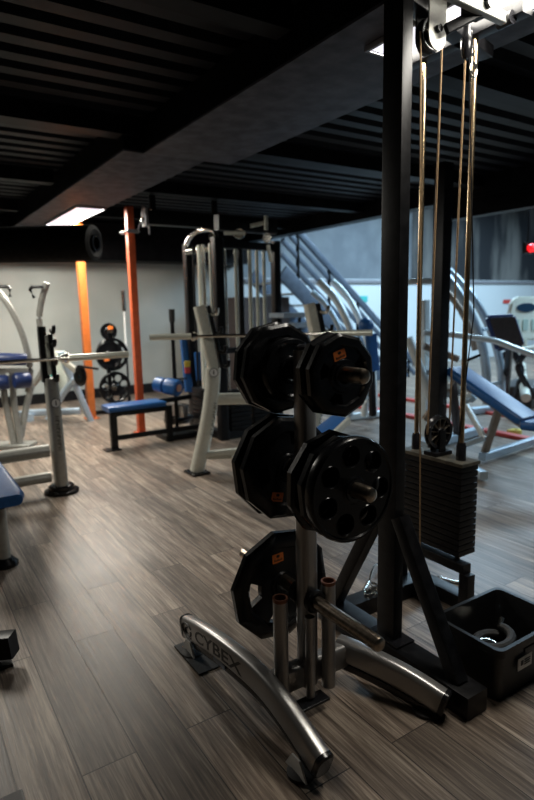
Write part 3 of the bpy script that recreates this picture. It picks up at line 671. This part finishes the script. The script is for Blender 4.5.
# preacher style roller station
t = thing('leg_roller_station', 'pair of blue foam rollers on a thin dark upright behind the flat bench', 'gym machine', (2.984, 6.893, 0))
a_, b_ = V((2.426, 5.996, 0.619)), V((2.567, 5.726, 0.589))
d_ = (b_-a_).normalized()
MB().lathe([(0, 0), (.07, 0), (.082, .012), (.082, .12), (.07, .13), (0, .13)], a_+V((0, 0, 0)), d_, 28).build('foam_roller', blue_vinyl, t)
rl = MB().lathe([(0, 0), (.078, 0), (.092, .012), (.092, .15), (.082, .165), (.04, .165), (.035, .150), (0, .150)], a_+d_*.15, d_, 28).build('foam_roller', blue_vinyl, t)
MB().cyl(a_+d_*.29, a_+d_*.325, .042, 20).build('roller_hub', mat('worn_hub', (.5, .26, .18), .5, .2), t)
tp, bt = V((2.646, 5.912, 1.438)), V((2.624, 5.927, 0.619))
MB().cyl((bt.x, bt.y, .0), (bt.x, bt.y, tp.z-.12), .022, 16).build('upright', black_paint, t)
MB().cyl((bt.x, bt.y, tp.z-.14), (bt.x, bt.y, tp.z), .033, 16).build('grip', rubber_soft, t)
MB().bar((bt.x-.14, bt.y, bt.z+.04), (bt.x+.14, bt.y, bt.z+.04), .02, .02).build('crossbar', black_paint, t)
MB().bar((bt.x-.2, bt.y-.05, .44), (bt.x+.2, bt.y+.05, .44), .05, .05).build('support_arm', black_paint, t)
MB().box((bt.x, bt.y, .03), (.4, .3, .06), .01).build('base_plate', black_paint, t)
wp = V((2.74, 6.524, 0))
for k in range(4):
    z_ = .028+.056*k; r_ = (.165, .165, .15, .15)[k]
    tt = MB().lathe([(.026, -.022), (.05, -.022), (.055, -.012), (r_*.8, -.012), (r_*.85, -.024), (r_, -.018), (r_, .018), (r_*.85, .024), (r_*.8, .012), (.05, .014), (.026, .02), (.026, -.022)], (wp.x+.24+.006*k, wp.y+.20, z_), (0, 0, 1), 36).build('weight_plate', rubber)
    tag(tt, 'black plate piled on the floor beside the flat bench, %s' % ('lowest of the four', 'second from the bottom', 'second from the top', 'topmost')[k], 'weight plate', 'plates piled on the floor')
# ================================================================= MULTI STATION CABLE MACHINE
mg = thing('multi_station_machine', 'black multi station machine with chrome guide rods and curved chrome crown, behind the middle rack', 'gym machine', (3.2, 5.8, 0))
pts = {'a': (2.96, 6.17), 'b': (2.97, 5.47), 'c': (3.76, 5.55)}
zt_ = 2.17
for k, (x, y) in pts.items():
    MB().bar((x, y, 0), (x, y, zt_), .085 if k != 'b' else .105, .10, .012, (0, 1, 0)).build('upright', black_paint, mg)
MB().bar((2.97, 5.47, .05), (3.76, 5.55, .05), .09, .09).build('base_rail', black_paint, mg)
MB().bar((2.97, 5.47, .05), (2.96, 6.17, .05), .09, .09).build('base_rail', black_paint, mg)
MB().bar((2.97, 5.47, 2.10), (3.76, 5.55, 2.10), .08, .08).build('top_rail', black_paint, mg)
MB().bar((2.97, 5.47, .98), (3.76, 5.55, .98), .06, .06).build('middle_rail', black_paint, mg)
MB().bar((2.97, 5.47, .42), (3.76, 5.55, .42), .06, .12).build('middle_rail', black_paint, mg)
MB().bar((2.97, 5.47, 2.32), (3.76, 5.55, 2.32), .09, .16, .02).build('head_cover', black_paint, mg)
cw = [(2.94, 6.139, 2.054), (2.944, 6.136, 2.176), (2.963, 6.065, 2.246), (3.008, 5.976, 2.293), (3.014, 5.793, 2.288), (2.998, 5.624, 2.262), (2.985, 5.514, 2.208), (2.958, 5.472, 2.08)]
MB().tube(smooth([V(p) for p in cw], 4), .026, 14).build('crown_tube', chrome, mg)
MB().bar((2.927, 6.112, 2.068), (3.02, 5.455, 2.071), .04, .055).build('crown_rail', chrome, mg)
def roddy(px_):
    for (x, y, z1, z2, r_, m) in px_: MB().cyl((x, y, z1), (x, y, z2), r_, 12).build('guide_rod', m, mg)
ab = [(2.90+.07*t_, 6.17-.7*t_) for t_ in (.32, .5, .62, .8)]
bc = [(2.97+.71*t_, 5.47+.08*t_) for t_ in (.14, .33, .42, .60, .74, .88)]
roddy([(x, y, .3, 2.12, r_, m) for (x, y), r_, m in zip(ab, (.012, .025, .02, .014), (black_paint, cream_chrome, chrome, cream_chrome))])
roddy([(x, y, .3, 2.10, r_, m) for (x, y), r_, m in zip(bc, (.011, .019, .03, .022, .019, .019), (chrome, cream_chrome, black_paint, cream_chrome, cream_chrome, cream_chrome))])
for k, f in (('p', .30), ('q', .75)):
    x, y = 2.97+.71*f, 5.47+.08*f
    for j in range(9): MB().box((x, y, .12+.05*j), (.26, .14, .044), .006).build('stack_weight', black_paint, mg)
for j in range(9): MB().box((2.93, 5.87, .12+.05*j), (.14, .26, .044), .006).build('stack_weight', black_paint, mg)
for (c_, r_) in (((3.213, 5.425, 2.209), .055), ((3.029, 5.664, 2.195), .05), ((3.571, 5.431, 2.184), .05)):
    pulley(c_, r_, .04, (-.5, -.85, 0), mg, 5, chrome)
for a_, b_ in (((3.031, 5.424, 2.21), (3.241, 5.348, 2.212)), ((3.313, 5.36, 2.288), (3.473, 5.256, 2.325)), ((3.454, 5.269, 2.244), (3.457, 5.267, 2.387)), ((3.469, 5.259, 2.09), (3.493, 5.243, 1.913))):
    MB().bar(a_, b_, .03, .04).build('bracket', cream_chrome, mg)
MB().sweep([V((2.897, 6.227, 1.098)), V((2.881, 6.118, 0.47))], rrect(.10, .05, .02), (0, 1, 0)).build('back_pad', blue_vinyl, mg, 60)
MB().sweep([V((2.995, 6.044, 0.938)), V((3.004, 6.038, 0.609))], rrect(.12, .05, .02), (0, 1, 0)).build('back_pad', blue_vinyl, mg, 60)
for k, m in enumerate((mat('yellow_mark', (.7, .5, .05), .5), red_m)):
    MB().box((2.875, 6.12, .80-.075*k), (.07, .012, .07), .003).build('warning_label', m, mg)
MB().bar((2.62, 5.98, .18), (2.90, 6.1, .18), .06, .05).build('footrest_arm', black_paint, mg)
MB().box((2.66, 5.98, .30), (.06, .3, .14), .01, .2).build('footrest', silver, mg)
# ================================================================= SMALL PLATE RACK BY THE WALL
rx, ry = 2.52, 7.93
t = thing('weight_plate_tree', 'small black plate tree by the grey wall between the two orange posts', 'plate rack', (rx, ry, 0))
MB().bar((rx, ry, .04), (rx, ry, 1.12), .05, .05, .005, (0, 1, 0)).build('post', black_paint, t)
MB().bar((rx-.28, ry, .03), (rx+.28, ry, .03), .05, .05).build('foot', black_paint, t)
MB().bar((rx, ry-.22, .03), (rx, ry+.22, .03), .05, .05).build('foot', black_paint, t)
for z_ in (1.15, .83, .37): MB().cyl((rx, ry-.22, z_), (rx, ry+.18, z_), .022, 14).build('weight_horn', horn_m, t)
def far_plate(px_, z_, r_, label, spokes=0, st=None, y=None):
    x = rx+px_; y = ry-.10 if y is None else y
    tt = thing('weight_plate', label, 'weight plate', (x, y, z_-r_), 'plates on the small tree by the wall')
    cut = MB()
    if spokes:
        for k in range(spokes):
            a = .3+2*PI*k/spokes; cut.cyl((x+r_*.60*math.cos(a), y-.08, z_+r_*.60*math.sin(a)), (x+r_*.60*math.cos(a), y+.08, z_+r_*.60*math.sin(a)), r_*.22, 20)
    MB().lathe([(.026, -.018), (.05, -.018), (.06, -.010), (r_*.82, -.010), (r_*.86, -.02), (r_*.97, -.02), (r_, -.012), (r_, .012), (r_*.97, .02), (.026, .02), (.026, -.018)], (x, y, z_), (0, 1, 0), 40).build('plate_body', rubber, tt, 30, cut if spokes else None)
    if st: MB().box((x+st[0], y-.022, z_+st[1]), (.07, .004, .045), .001).build('label', sticker_m, tt)['label'] = 'orange sticker'
far_plate(0, 1.15, .115, 'small black plate with an orange sticker on top of the small tree by the wall', 0, (.02, .05))
far_plate(-.01, .83, .19, 'dark plate with an orange sticker in the middle of the small tree by the wall', 0, (-.05, -.06))
far_plate(.08, .82, .235, 'wide plate with round holes peeking out behind on the middle of the small tree', 7, None, ry+.06)
far_plate(.04, .37, .225, 'black plate with round holes at the bottom of the small tree by the wall', 7)
bx, by = 2.99, 8.5
t = thing('barbell', 'slim barbell standing upright against the wall beside the small plate tree', 'barbell', (bx, by, 0))
MB().cyl((bx, by, 0), (bx, by, .75), .016, 14).build('shaft', black_paint, t)
MB().cyl((bx, by, .75), (bx, by, 1.42), .016, 14).build('knurled_shaft', white_paint, t)
MB().cyl((bx, by, 1.42), (bx, by, 1.72), .034, 18).build('sleeve', chrome, t)
MB().lathe([(0, 0), (.10, 0), (.10, .02), (.03, .05), (.03, .12), (0, .12)], (bx, by, 0), (0, 0, 1), 20).build('floor_holder', black_paint, t)
# ================================================================= GREY MACHINES AT THE LEFT
def at_tube(name, pts, r, m, t_, n=5, sm=True): return MB().tube(smooth([V(p) for p in pts], n) if sm else pts, r, 14).build(name, m, t_)
t = thing('row_machine', 'grey curved tube gym machine with navy pads and black handles at the left edge', 'gym machine', (1.054, 6.549, 0))
at_tube('frame_arc', [(0.912, 6.8, 1.761), (1.002, 6.742, 1.666), (1.096, 6.681, 1.507), (1.176, 6.629, 1.272), (1.221, 6.599, 1.036), (1.233, 6.592, 0.82), (1.197, 6.615, 0.58)], .034, grey_metal, t)
at_tube('frame_arc', [(1.521, 6.763, 1.752), (1.462, 6.801, 1.578), (1.425, 6.825, 1.392), (1.427, 6.824, 1.214), (1.44, 6.816, 0.99), (1.405, 6.838, 0.764), (1.277, 6.921, 0.583)], .034, grey_metal, t)
at_tube('handle', [(1.458, 6.684, 1.705), (1.353, 6.753, 1.708), (1.337, 6.763, 1.676), (1.367, 6.743, 1.589)], .018, black_gloss, t, 1)
at_tube('handle', [(0.964, 6.648, 1.714), (1.085, 6.569, 1.701), (1.1, 6.559, 1.68), (1.094, 6.563, 1.598)], .018, black_gloss, t, 1)
for a_, b_, rr_ in (((0.869, 6.59, 0.964), (1.194, 6.498, 0.942), .065), ((1.044, 6.476, 0.728), (1.205, 6.491, 0.723), .085), ((0.849, 6.603, 0.712), (1.007, 6.56, 0.712), .08)):
    A_, B_ = V(a_), V(b_); dd = (B_-A_); L_ = dd.length
    MB().lathe([(0, 0), (rr_*.85, 0), (rr_, .02), (rr_, L_-.02), (rr_*.85, L_), (0, L_)], A_, dd, 24).build('roller_pad', navy_vinyl, t)
MB().bar((0.866, 6.651, 0.833), (1.195, 6.497, 0.83), .05, .05).build('pad_arm', grey_metal, t)
for P in ([(0.977, 6.758, 0.804), (0.972, 6.702, 0.505), (1.005, 6.561, -0.017)], [(1.068, 6.699, 0.802), (1.05, 6.651, 0.448), (1.064, 6.547, -0.001)], [(1.28, 6.8, 0.642), (1.184, 6.743, 0.387), (1.052, 6.59, 0.003)]):
    MB().sweep([V(p) for p in P], rrect(.06, .08, .015), (0, 1, 0)).build('leg', grey_metal, t)
bq = V((0.948, 6.632, 0)); MB().box((bq.x, bq.y, .02), (.55, .25, .04), .01, -.6).build('base_plate', grey_metal, t)
# second machine behind it
t = thing('lever_machine', 'pale grey lever machine with a splayed frame behind the left rack, before the orange post', 'gym machine', (1.946, 8.495, 0))
for P in ([(1.797, 7.537, 0.929), (1.85, 7.563, 0.719), (1.947, 7.559, 0.503), (2.111, 7.536, -0.003)], [(1.949, 7.498, 0.587), (1.82, 7.641, 0.402), (1.599, 7.666, 0.055)]):
    MB().sweep([V(p) for p in P], rrect(.07, .09, .015), (0, 1, 0)).build('leg', blue_grey, t)
MB().bar((1.401, 8.153, 0.1), (2.05, 7.808, 0.1), .08, .09, .02).build('base_rail', blue_grey, t)
MB().bar((1.415, 8.39, 0.05), (1.443, 7.998, 0.05), .1, .1, .02).build('foot', blue_grey, t)
MB().box((1.796, 7.776, 0.654), (.22, .08, .55), .03, -.4).build('back_panel', white_pl, t)
MB().box((1.689, 7.608, 0.74), (.05, .05, .42), .01, -.4).build('trim_stripe', teal_m, t)
MB().bar((1.757, 7.444, 0.861), (1.915, 7.342, 0.693), .05, .07, .01).build('lever_arm', cream_metal, t)
MB().bar((1.913, 7.224, 0.765), (2.088, 6.99, 0.733), .03, .03, .01).build('weight_horn', black_gloss, t)
q_ = V((1.939, 7.266, 0.635))
tt = MB().lathe([(.026, -.018), (.06, -.02), (.10, -.02), (.13, -.01), (.13, .01), (.10, .02), (.026, .02), (.026, -.018)], q_, (1, .35, 0), 40).build('weight_plate', rubber)
tag(tt, 'black plate seen edge on at the lever machine, just left of the bright orange post', 'weight plate')
# ================================================================= FOREGROUND BAR AND FOOT (left edge)
t = thing('padded_bar', 'out of focus black padded bar end crossing the upper left close to the camera', 'gym machine', (0.162, 1.385, 1.59))
a_, b_ = V((0.375, 1.211, 1.585)), V((0.113, 1.476, 1.594))
d_ = (b_-a_).normalized(); L_ = (b_-a_).length
MB().lathe([(.018, .004), (.028, 0), (.036, .004), (.037, .012), (.037, L_), (.018, L_), (.018, .004)], a_, d_, 36).build('foam_grip', rubber_soft, t)
MB().lathe([(.0125, -.002), (.0175, -.002), (.0175, L_+.12), (.0125, L_+.12), (.0125, -.002)], a_, d_, 24).build('tube', black_gloss, t)
e_ = b_+d_*.10
MB().bar((e_.x, e_.y, 0), (e_.x, e_.y, e_.z+.06), .06, .06, .01, (0, 1, 0)).build('stand_post', black_paint, t)
MB().box((e_.x, e_.y, .015), (.3, .3, .03), .01).build('base_plate', black_paint, t)
t = thing('machine_foot', 'black square steel beam end standing on the floor at the lower left edge', 'gym machine', (0.214, 2.276, 0))
c0 = V((0.285, 2.347, 0.141)); 
a_ = V((.285, 2.40, .10)); b_ = V((.285-.6, 2.40+.10, .10))
a_ = V((0.295, 2.408, 0.097)); b_ = V((0.037, 2.575, 0.068))
MB().bar(a_, b_, .075, .095, .006).build('beam', black_paint, t)
MB().box((a_+(b_-a_)*.35)*1.0-V((0, 0, a_.z*.5+.02)), (.05, .05, max(.02, a_.z-.05)), .006).build('foot_post', rubber, t)
MB().box(V(((a_+(b_-a_)*.25).x, (a_+(b_-a_)*.25).y, .008)), (.11, .09, .016), .004).build('foot_pad', rubber, t)
# ================================================================= STAIRCASE
SY = 8.0
st = thing('staircase', 'grey blue steel staircase with slanted rails rising to the left behind the plate tree', 'stairs', (6.6, SY+.45, 0))
def line(pa, pb, wd, hgt, name, yy, ext=(0, 0)):
    a_, b_ = V(pa), V(pb); d = (b_-a_); a_, b_ = a_-d*ext[0], b_+d*ext[1]; a_.y = b_.y = yy
    MB().bar(a_, b_, wd, hgt, .01).build(name, stair_m, st)
stair_m = mat('stair_paint', (.085, .11, .15), .42, .3, .12, 12)
slab_m = mat('stair_panel', (.40, .48, .56), .45, .1, .08, 10)
TOP, BOT = V((5.55, SY, 2.72)), V((8.75, SY, .02))
sl = (BOT-TOP)
def rail(off_, wd, hh_, name, m=None, y=SY): MB().bar(TOP+V((0, y-SY, off_)), BOT+V((0, y-SY, off_)), wd, hh_, .008).build(name, m or stair_m, st)
for yy in (SY, SY+.95):
    rail(-.72, .05, .26, 'stringer', None, yy)
    if yy > SY: continue
    rail(.22, .06, .11, 'handrail', None, yy)
    for o_ in (.02, -.20, -.44): rail(o_, .035, .085, 'mid_rail', None, yy)
    for k in range(5):
        c_ = TOP.lerp(BOT, .10+.21*k); MB().bar((c_.x, yy, c_.z-.68), (c_.x, yy, c_.z+.20), .045, .045, .004, (0, 1, 0)).build('baluster', dark_m, st)
for k in range(13):
    c_ = TOP.lerp(BOT, .03+.073*k); 
    if c_.z-.80 > .05: MB().box((c_.x+.02, SY+.475, c_.z-.80), (.27, .9, .035), .004).build('tread', slab_m, st)
# cupboard under the stairs and lit step boards
t = thing('under_stair_cupboard', 'dark brown cupboard under the staircase', 'cupboard', (4.9, 8.9, 0))
MB().box((5.35, 8.65, .80), (1.1, .7, 1.60), .01).build('carcass', dark_wood, t)
MB().box((5.35, 8.29, .80), (1.0, .02, 1.45), .004).build('door', dark_wood, t)
MB().cyl((5.2, 8.27, .9), (5.2, 8.27, 1.05), .01, 8).build('handle', chrome, t)
p1_, p2_ = V((3.869, 5.357, 1.343)), V((3.915, 5.327, 1.229))
t = thing('step_platform', 'small rack of two pale blue boards under the stairs, above the upper plates', 'shelf', (p1_.x, p1_.y, 0))
MB().box(p1_, (.5, .3, .05), .006).build('board', slab_m, t); MB().box(p2_, (.34, .3, .05), .006).build('board', slab_m, t)
for sx in (-.15, .15): MB().bar((p1_.x+sx, p1_.y+.1, 0), (p1_.x+sx, p1_.y+.1, p1_.z-.02), .03, .03, .004, (0, 1, 0)).build('leg', dark_m, t)
# ================================================================= MACHINES IN THE HALL (right)
steel_b = mat('hall_machine_paint', (.46, .56, .64), .32, .45, .06, 30)
pale_b = mat('hall_machine_light_paint', (.78, .86, .88), .32, .3, .05, 30)
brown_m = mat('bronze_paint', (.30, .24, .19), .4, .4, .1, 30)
t = thing('pulldown_machine', 'pale curved tube machine with blue ball and blue pad, left of tall black column', 'gym machine', (5.029, 5.485, 0))
at_tube('frame_arc', [(4.286, 5.444, 1.728), (4.433, 5.348, 1.55), (4.533, 5.284, 1.361), (4.633, 5.219, 1.075), (4.725, 5.159, 0.761), (4.767, 5.131, 0.419), (4.749, 5.144, 0.099)], .045, pale_b, t)
at_tube('frame_arc', [(4.616, 5.587, 1.736), (4.75, 5.5, 1.576), (4.865, 5.426, 1.354), (4.981, 5.35, 1.005), (5.047, 5.307, 0.602), (5.06, 5.299, 0.244), (5.062, 5.298, 0.05)], .040, pale_b, t)
at_tube('frame_arc', [(4.348, 5.642, 1.606), (4.49, 5.55, 1.447), (4.613, 5.47, 1.202), (4.695, 5.417, 0.894), (4.738, 5.389, 0.457), (4.739, 5.389, 0.063)], .035, steel_b, t)
MB().lathe([(0, -.09)]+[(.09*math.cos(a), .09*math.sin(a)) for a in [-PI/2+PI*i/12 for i in range(1, 12)]]+[(0, .09)], (4.625, 4.986, 1.203), (0, 0, 1), 24).build('ball_pad', blue_vinyl, t)
MB().sweep([V(p) for p in [(4.674, 4.954, 1.104), (4.685, 4.946, 0.895), (4.706, 4.932, 0.672)]], rrect(.16, .07, .03), (0, 1, 0)).build('back_pad', blue_vinyl, t, 60)
MB().bar((4.712, 4.989, 0.703), (4.736, 4.973, 0.126), .07, .07, .01, (0, 1, 0)).build('post', black_paint, t)
MB().bar((4.692, 5.43, 0.05), (5.257, 5.317, 0.05), .08, .08, .01).build('base_rail', pale_b, t)
for wx, (cx_, cz_, w_, h_) in enumerate(((363, 299, .22, .14), (363, 308, .2, .03))):
    p = V((8.71, 9.49, 1.557))
tt = MB().box(V((8.705, 9.485, 1.557)), (.26, .012, .13), .002).build('wall_notice', teal_m); tag(tt, 'small teal notice on the white wall left of the tall black column', 'sign')
tt = MB().box(V((13.875, 9.485, 1.435)), (.40, .012, .10), .002).build('wall_notice', red_m); tag(tt, 'small dark red notice on the white wall left of the white console', 'sign')
# two tall parallel arcs and dark pad
t = thing('leg_press_machine', 'machine with two tall silver-blue arcs and dark back pad, right of the guide rods', 'gym machine', (6.563, 4.678, 0))
at_tube('frame_arc', [(5.248, 4.461, 1.83), (5.346, 4.398, 1.685), (5.475, 4.314, 1.471), (5.588, 4.241, 1.221), (5.673, 4.186, 0.957), (5.721, 4.154, 0.668), (5.745, 4.139, 0.269)], .052, steel_b, t)
at_tube('frame_arc', [(5.486, 4.546, 1.817), (5.596, 4.474, 1.69), (5.749, 4.375, 1.48), (5.885, 4.286, 1.211), (5.984, 4.222, 0.927), (6.045, 4.182, 0.617), (6.059, 4.173, 0.254)], .046, steel_b, t)
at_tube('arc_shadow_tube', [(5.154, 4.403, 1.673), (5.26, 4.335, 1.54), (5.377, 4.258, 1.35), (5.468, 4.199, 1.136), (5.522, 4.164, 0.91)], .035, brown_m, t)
for a_, b_ in (((5.667, 4.189, 1.129), (5.907, 4.272, 1.14)), ((5.737, 4.144, 0.493), (6.04, 4.186, 0.485))): MB().bar(a_, b_, .04, .04).build('cross_tie', steel_b, t)
MB().bar((6.203, 4.719, 0.05), (6.736, 4.561, 0.05), .09, .09, .01).build('base_rail', steel_b, t)
pp = [V(p) for p in [(5.46, 3.966, 1.271), (5.678, 3.824, 1.277), (5.773, 3.763, 0.982), (5.563, 3.899, 0.943)]]
n_ = (pp[1]-pp[0]).cross(pp[3]-pp[0]).normalized()
m_ = MB(); f0 = [m_.bm.verts.new(p) for p in pp]; f1 = [m_.bm.verts.new(p-n_*.07) for p in pp]
m_.bm.faces.new(f0); m_.bm.faces.new(f1[::-1])
for j in range(4): m_.bm.faces.new((f0[j], f1[j], f1[(j+1) % 4], f0[(j+1) % 4]))
m_.build('back_pad', dark_wood, t)
for j in range(4): MB().cyl(pp[j], pp[(j+1) % 4], .035, 12).build('pad_piping', navy_vinyl, t)
MB().bar(pp[2].lerp(pp[3], .5), (6.726, 4.57, 0.05), .07, .07, .01, (0, 1, 0)).build('pad_post', black_paint, t)
# cardio machine with console
t = thing('elliptical_trainer', 'white elliptical trainer with a dark blue oval display at the right edge', 'cardio machine', (7.704, 4.992, 0))
pc = V((7.258, 4.706, 1.216)); nr = V((-.545, -.84, 0)); uu = V((0, 0, 1)); sdv = uu.cross(nr).normalized()
outl = [(-.20, -.30), (.20, -.30), (.24, -.05), (.20, .22), (.12, .29), (-.12, .29), (-.20, .22), (-.24, -.05)]
m_ = MB().prism([(a*1.0, b_) for a, b_ in outl], pc, nr, uu, .10); bmesh.ops.bevel(m_.bm, geom=[e for e in m_.bm.edges], offset=.02, segments=2, affect='EDGES')
m_.build('console', white_pl, t)
m_ = MB().prism([(.13*math.cos(a), .06*math.sin(a)) for a in [i*PI/12 for i in range(24)]], pc+nr*.055+V((0, 0, .14)), nr, uu, .012); m_.build('display', screen_m, t)
for k in (-1, 0, 1): MB().prism(rrect(.07, .15, .01), pc+nr*.055+sdv*.12*k+V((0, 0, -.09)), nr, uu, .01).build('keypad', mat('pale_green_keys', (.42, .55, .50), .5) if k == -1 else bpy.data.materials['pale_green_keys'], t)
MB().tube(smooth([pc+V((0, 0, -.28)), pc+V((.05, .03, -.7)), (6.563, 4.173, 0.25)]), .06, 14).build('mast', white_pl, t)
MB().tube(smooth([pc+sdv*-.35+nr*.2+V((0, 0, -.32)), pc+sdv*-.1+nr*.25+V((0, 0, -.40)), pc+sdv*.3+nr*.22+V((0, 0, -.30))]), .03, 12).build('handlebar', white_pl, t)
MB().tube(smooth([pc+sdv*-.32+nr*.1+V((0, 0, -.52)), pc+sdv*-.0+nr*.2+V((0, 0, -.48)), pc+sdv*.3+nr*.12+V((0, 0, -.55))]), .03, 12).build('handlebar', white_pl, t)
MB().tube(smooth([V(p) for p in [(6.651, 4.624, 0.689), (6.778, 4.541, 0.791), (6.888, 4.47, 0.525), (6.847, 4.496, 0.181)]]), .045, 12).build('pedal_arm', black_gloss, t)
MB().tube(smooth([V(p) for p in [(6.767, 4.31, 0.83), (6.669, 4.373, 0.628), (6.765, 4.311, 0.394), (6.859, 4.25, 0.21)]]), .04, 12).build('pedal_arm', black_gloss, t)
c_ = V((7.42, 4.774, 0)); MB().box((c_.x, c_.y, .16), (.9, .5, .3), .06, .3).build('base_shroud', plastic_blk, t)
# incline bench
t = thing('incline_bench', 'incline bench with long bright blue pad on silver frame, right of the weight stack', 'bench', (4.105, 2.968, 0))
pa, pb_ = V((4.114, 3.29, 0.863)), V((4.15, 2.611, 0.519))
dd = (pb_-pa); sdv = V((dd.y, -dd.x, 0)).normalized(); nn = sdv.cross(dd).normalized()
if nn.z < 0: nn = -nn
MB().sweep([pa-dd*.01, pa+dd*.03, pb_-dd*.04, pb_], rrect(.27, .075, .03, 4), nn, [.9, 1, 1, .9]).build('back_pad', blue_vinyl, t, 60)
pc2 = V((4.12, 2.452, 0.516))
MB().sweep([pb_+dd*.02+V((0, 0, -.02)), pb_+V((dd.x, dd.y, 0)).normalized()*.36+V((0, 0, -.01))], rrect(.27, .075, .03, 4)).build('seat_pad', blue_vinyl, t, 60)
MB().bar(pa.lerp(pb_, .1)-nn*.06, pb_-nn*.06, .06, .05).build('pad_rail', brown_m, t)
MB().bar((4.123, 2.831, 0.654), (4.447, 3.214, 0.06), .06, .06, .01).build('support_strut', brown_m, t)
b0, b1 = V((4.343, 3.158, 0.07)), V((5.495, 3.262, 0.07))
MB().bar(b0, b1, .07, .07, .01).build('base_rail', steel_b, t)
f0_, f1_ = V((3.922, 2.826, 0.05)), V((4.251, 3.553, 0.05))
MB().bar(f0_, f1_, .07, .07, .01).build('foot', steel_b, t)
MB().bar((b1.x, b1.y, .05), V((b1.x, b1.y, .40)), .06, .06, .01, (0, 1, 0)).build('seat_post', black_paint, t)
MB().bar((4.113, 3.172, 0.568), (4.123, 2.986, 0.308), .045, .045, .01).build('support_strut', pale_b, t)
MB().bar((4.123, 2.986, 0.308), (4.009, 3.18, 0.2), .045, .045, .01).build('support_strut', steel_b, t)
MB().bar((4.163, 3.258, 0.932), (4.286, 3.179, 0.99), .025, .025, .008).build('adjust_handle', black_gloss, t)
tt = thing('dumbbell_collar', 'small yellow clip lying beyond the incline bench', 'collar', (5.711, 3.729, 0))
q_ = V((5.711, 3.729, 0)); MB().lathe([(.03, 0), (.06, 0), (.06, .04), (.03, .04), (.03, 0)], q_, (0, 0, 1), 20).build('ring', mat('yellow_plastic', (.7, .55, .1), .5), tt)
for sx in (-.05, .05): MB().box(q_+V((sx, .04, .02)), (.03, .06, .03), .004).build('grip', bpy.data.materials['yellow_plastic'], tt)
# silver lever machine between the rods
t = thing('chest_press_machine', 'silver machine with slanting pale tubes and long bent bar, behind the guide rods', 'gym machine', (4.8, 4.017, 0))
at_tube('handle_bar', [(4.337, 3.86, 1.16), (4.509, 3.749, 1.146), (4.713, 3.617, 1.112), (4.918, 3.483, 1.068), (5.076, 3.381, 0.996), (5.259, 3.262, 0.914), (5.461, 3.131, 0.811)], .030, pale_b, t)
for P, m, r_ in (([(4.283, 4.015, 1.109), (4.388, 3.947, 0.809), (4.495, 3.877, 0.483), (4.606, 3.805, 0.109)], pale_b, .045), ([(4.495, 3.997, 1.029), (4.635, 3.906, 0.824), (4.775, 3.815, 0.647), (4.884, 3.744, 0.437)], pale_b, .040),
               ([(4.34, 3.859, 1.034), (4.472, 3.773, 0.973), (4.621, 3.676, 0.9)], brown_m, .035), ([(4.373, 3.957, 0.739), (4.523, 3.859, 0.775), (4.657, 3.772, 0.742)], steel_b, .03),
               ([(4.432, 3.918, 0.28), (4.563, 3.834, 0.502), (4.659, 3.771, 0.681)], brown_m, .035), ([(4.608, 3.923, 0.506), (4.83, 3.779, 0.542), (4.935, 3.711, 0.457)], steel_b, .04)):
    at_tube('frame_tube', P, r_, m, t)
for q, m in (((4.61, 3.803, 0.642), pale_b), ((4.781, 3.692, 0.537), pale_b), ((4.812, 3.671, 0.607), pale_b)): MB().lathe([(0, -.05), (.045, -.05), (.05, -.03), (.05, .03), (.045, .05), (0, .05)], q, (.6, -.8, 0), 20).build('pivot_hub', m, t)
MB().bar((4.281, 3.777, 0.06), (5.308, 3.899, 0.06), .09, .08, .01).build('base_rail', steel_b, t)
MB().bar((4.7, 3.804, 0.675), (4.851, 3.827, 0.06), .07, .07, .01, (0, 1, 0)).build('post', dark_wood, t)
MB().bar((4.563, 4.072, 1.477), (4.63, 4.061, 0.06), .09, .09, .015, (0, 1, 0)).build('post', pale_b, t)
MB().bar((4.425, 4.162, 1.659), (4.636, 4.025, 1.663), .06, .06, .01).build('top_tube', pale_b, t)
# floor edging
for x, ya, yb_, nm in ((5.48, 1.5, 6.6, 'nearer of the two red strips'), (6.42, 1.8, 6.6, 'farther of the two red strips')):
    tt = MB().box((x, (ya+yb_)/2, .02), (.10 if x < 6 else .07, yb_-ya, .04), .008).build('floor_edging', red_m)
    tag(tt, nm+' edging the floor on the right', 'floor strip', 'red floor strips')
# red lamp
t = thing('wall_lamp', 'glowing red lamp high on the dark wall at the right edge', 'light', (7.85, 5.037, 2.222))
q_ = V((7.85, 5.037, 2.222))
MB().lathe([(0, 0), (.06, 0), (.06, .03), (.05, .07), (.03, .09), (0, .095)], q_+V((.0, .0, -.03)), (-.45, -.85, .1), 24).build('lens', red_lamp, t)
MB().box(q_+V((.03, .06, -.02)), (.2, .06, .16), .01).build('housing', black_paint, t)
MB().bar(q_+V((.05, .08, 0)), q_+V((.05, .08, 1.35)), .03, .03, .004, (0, 1, 0)).build('drop_rod', black_paint, t)
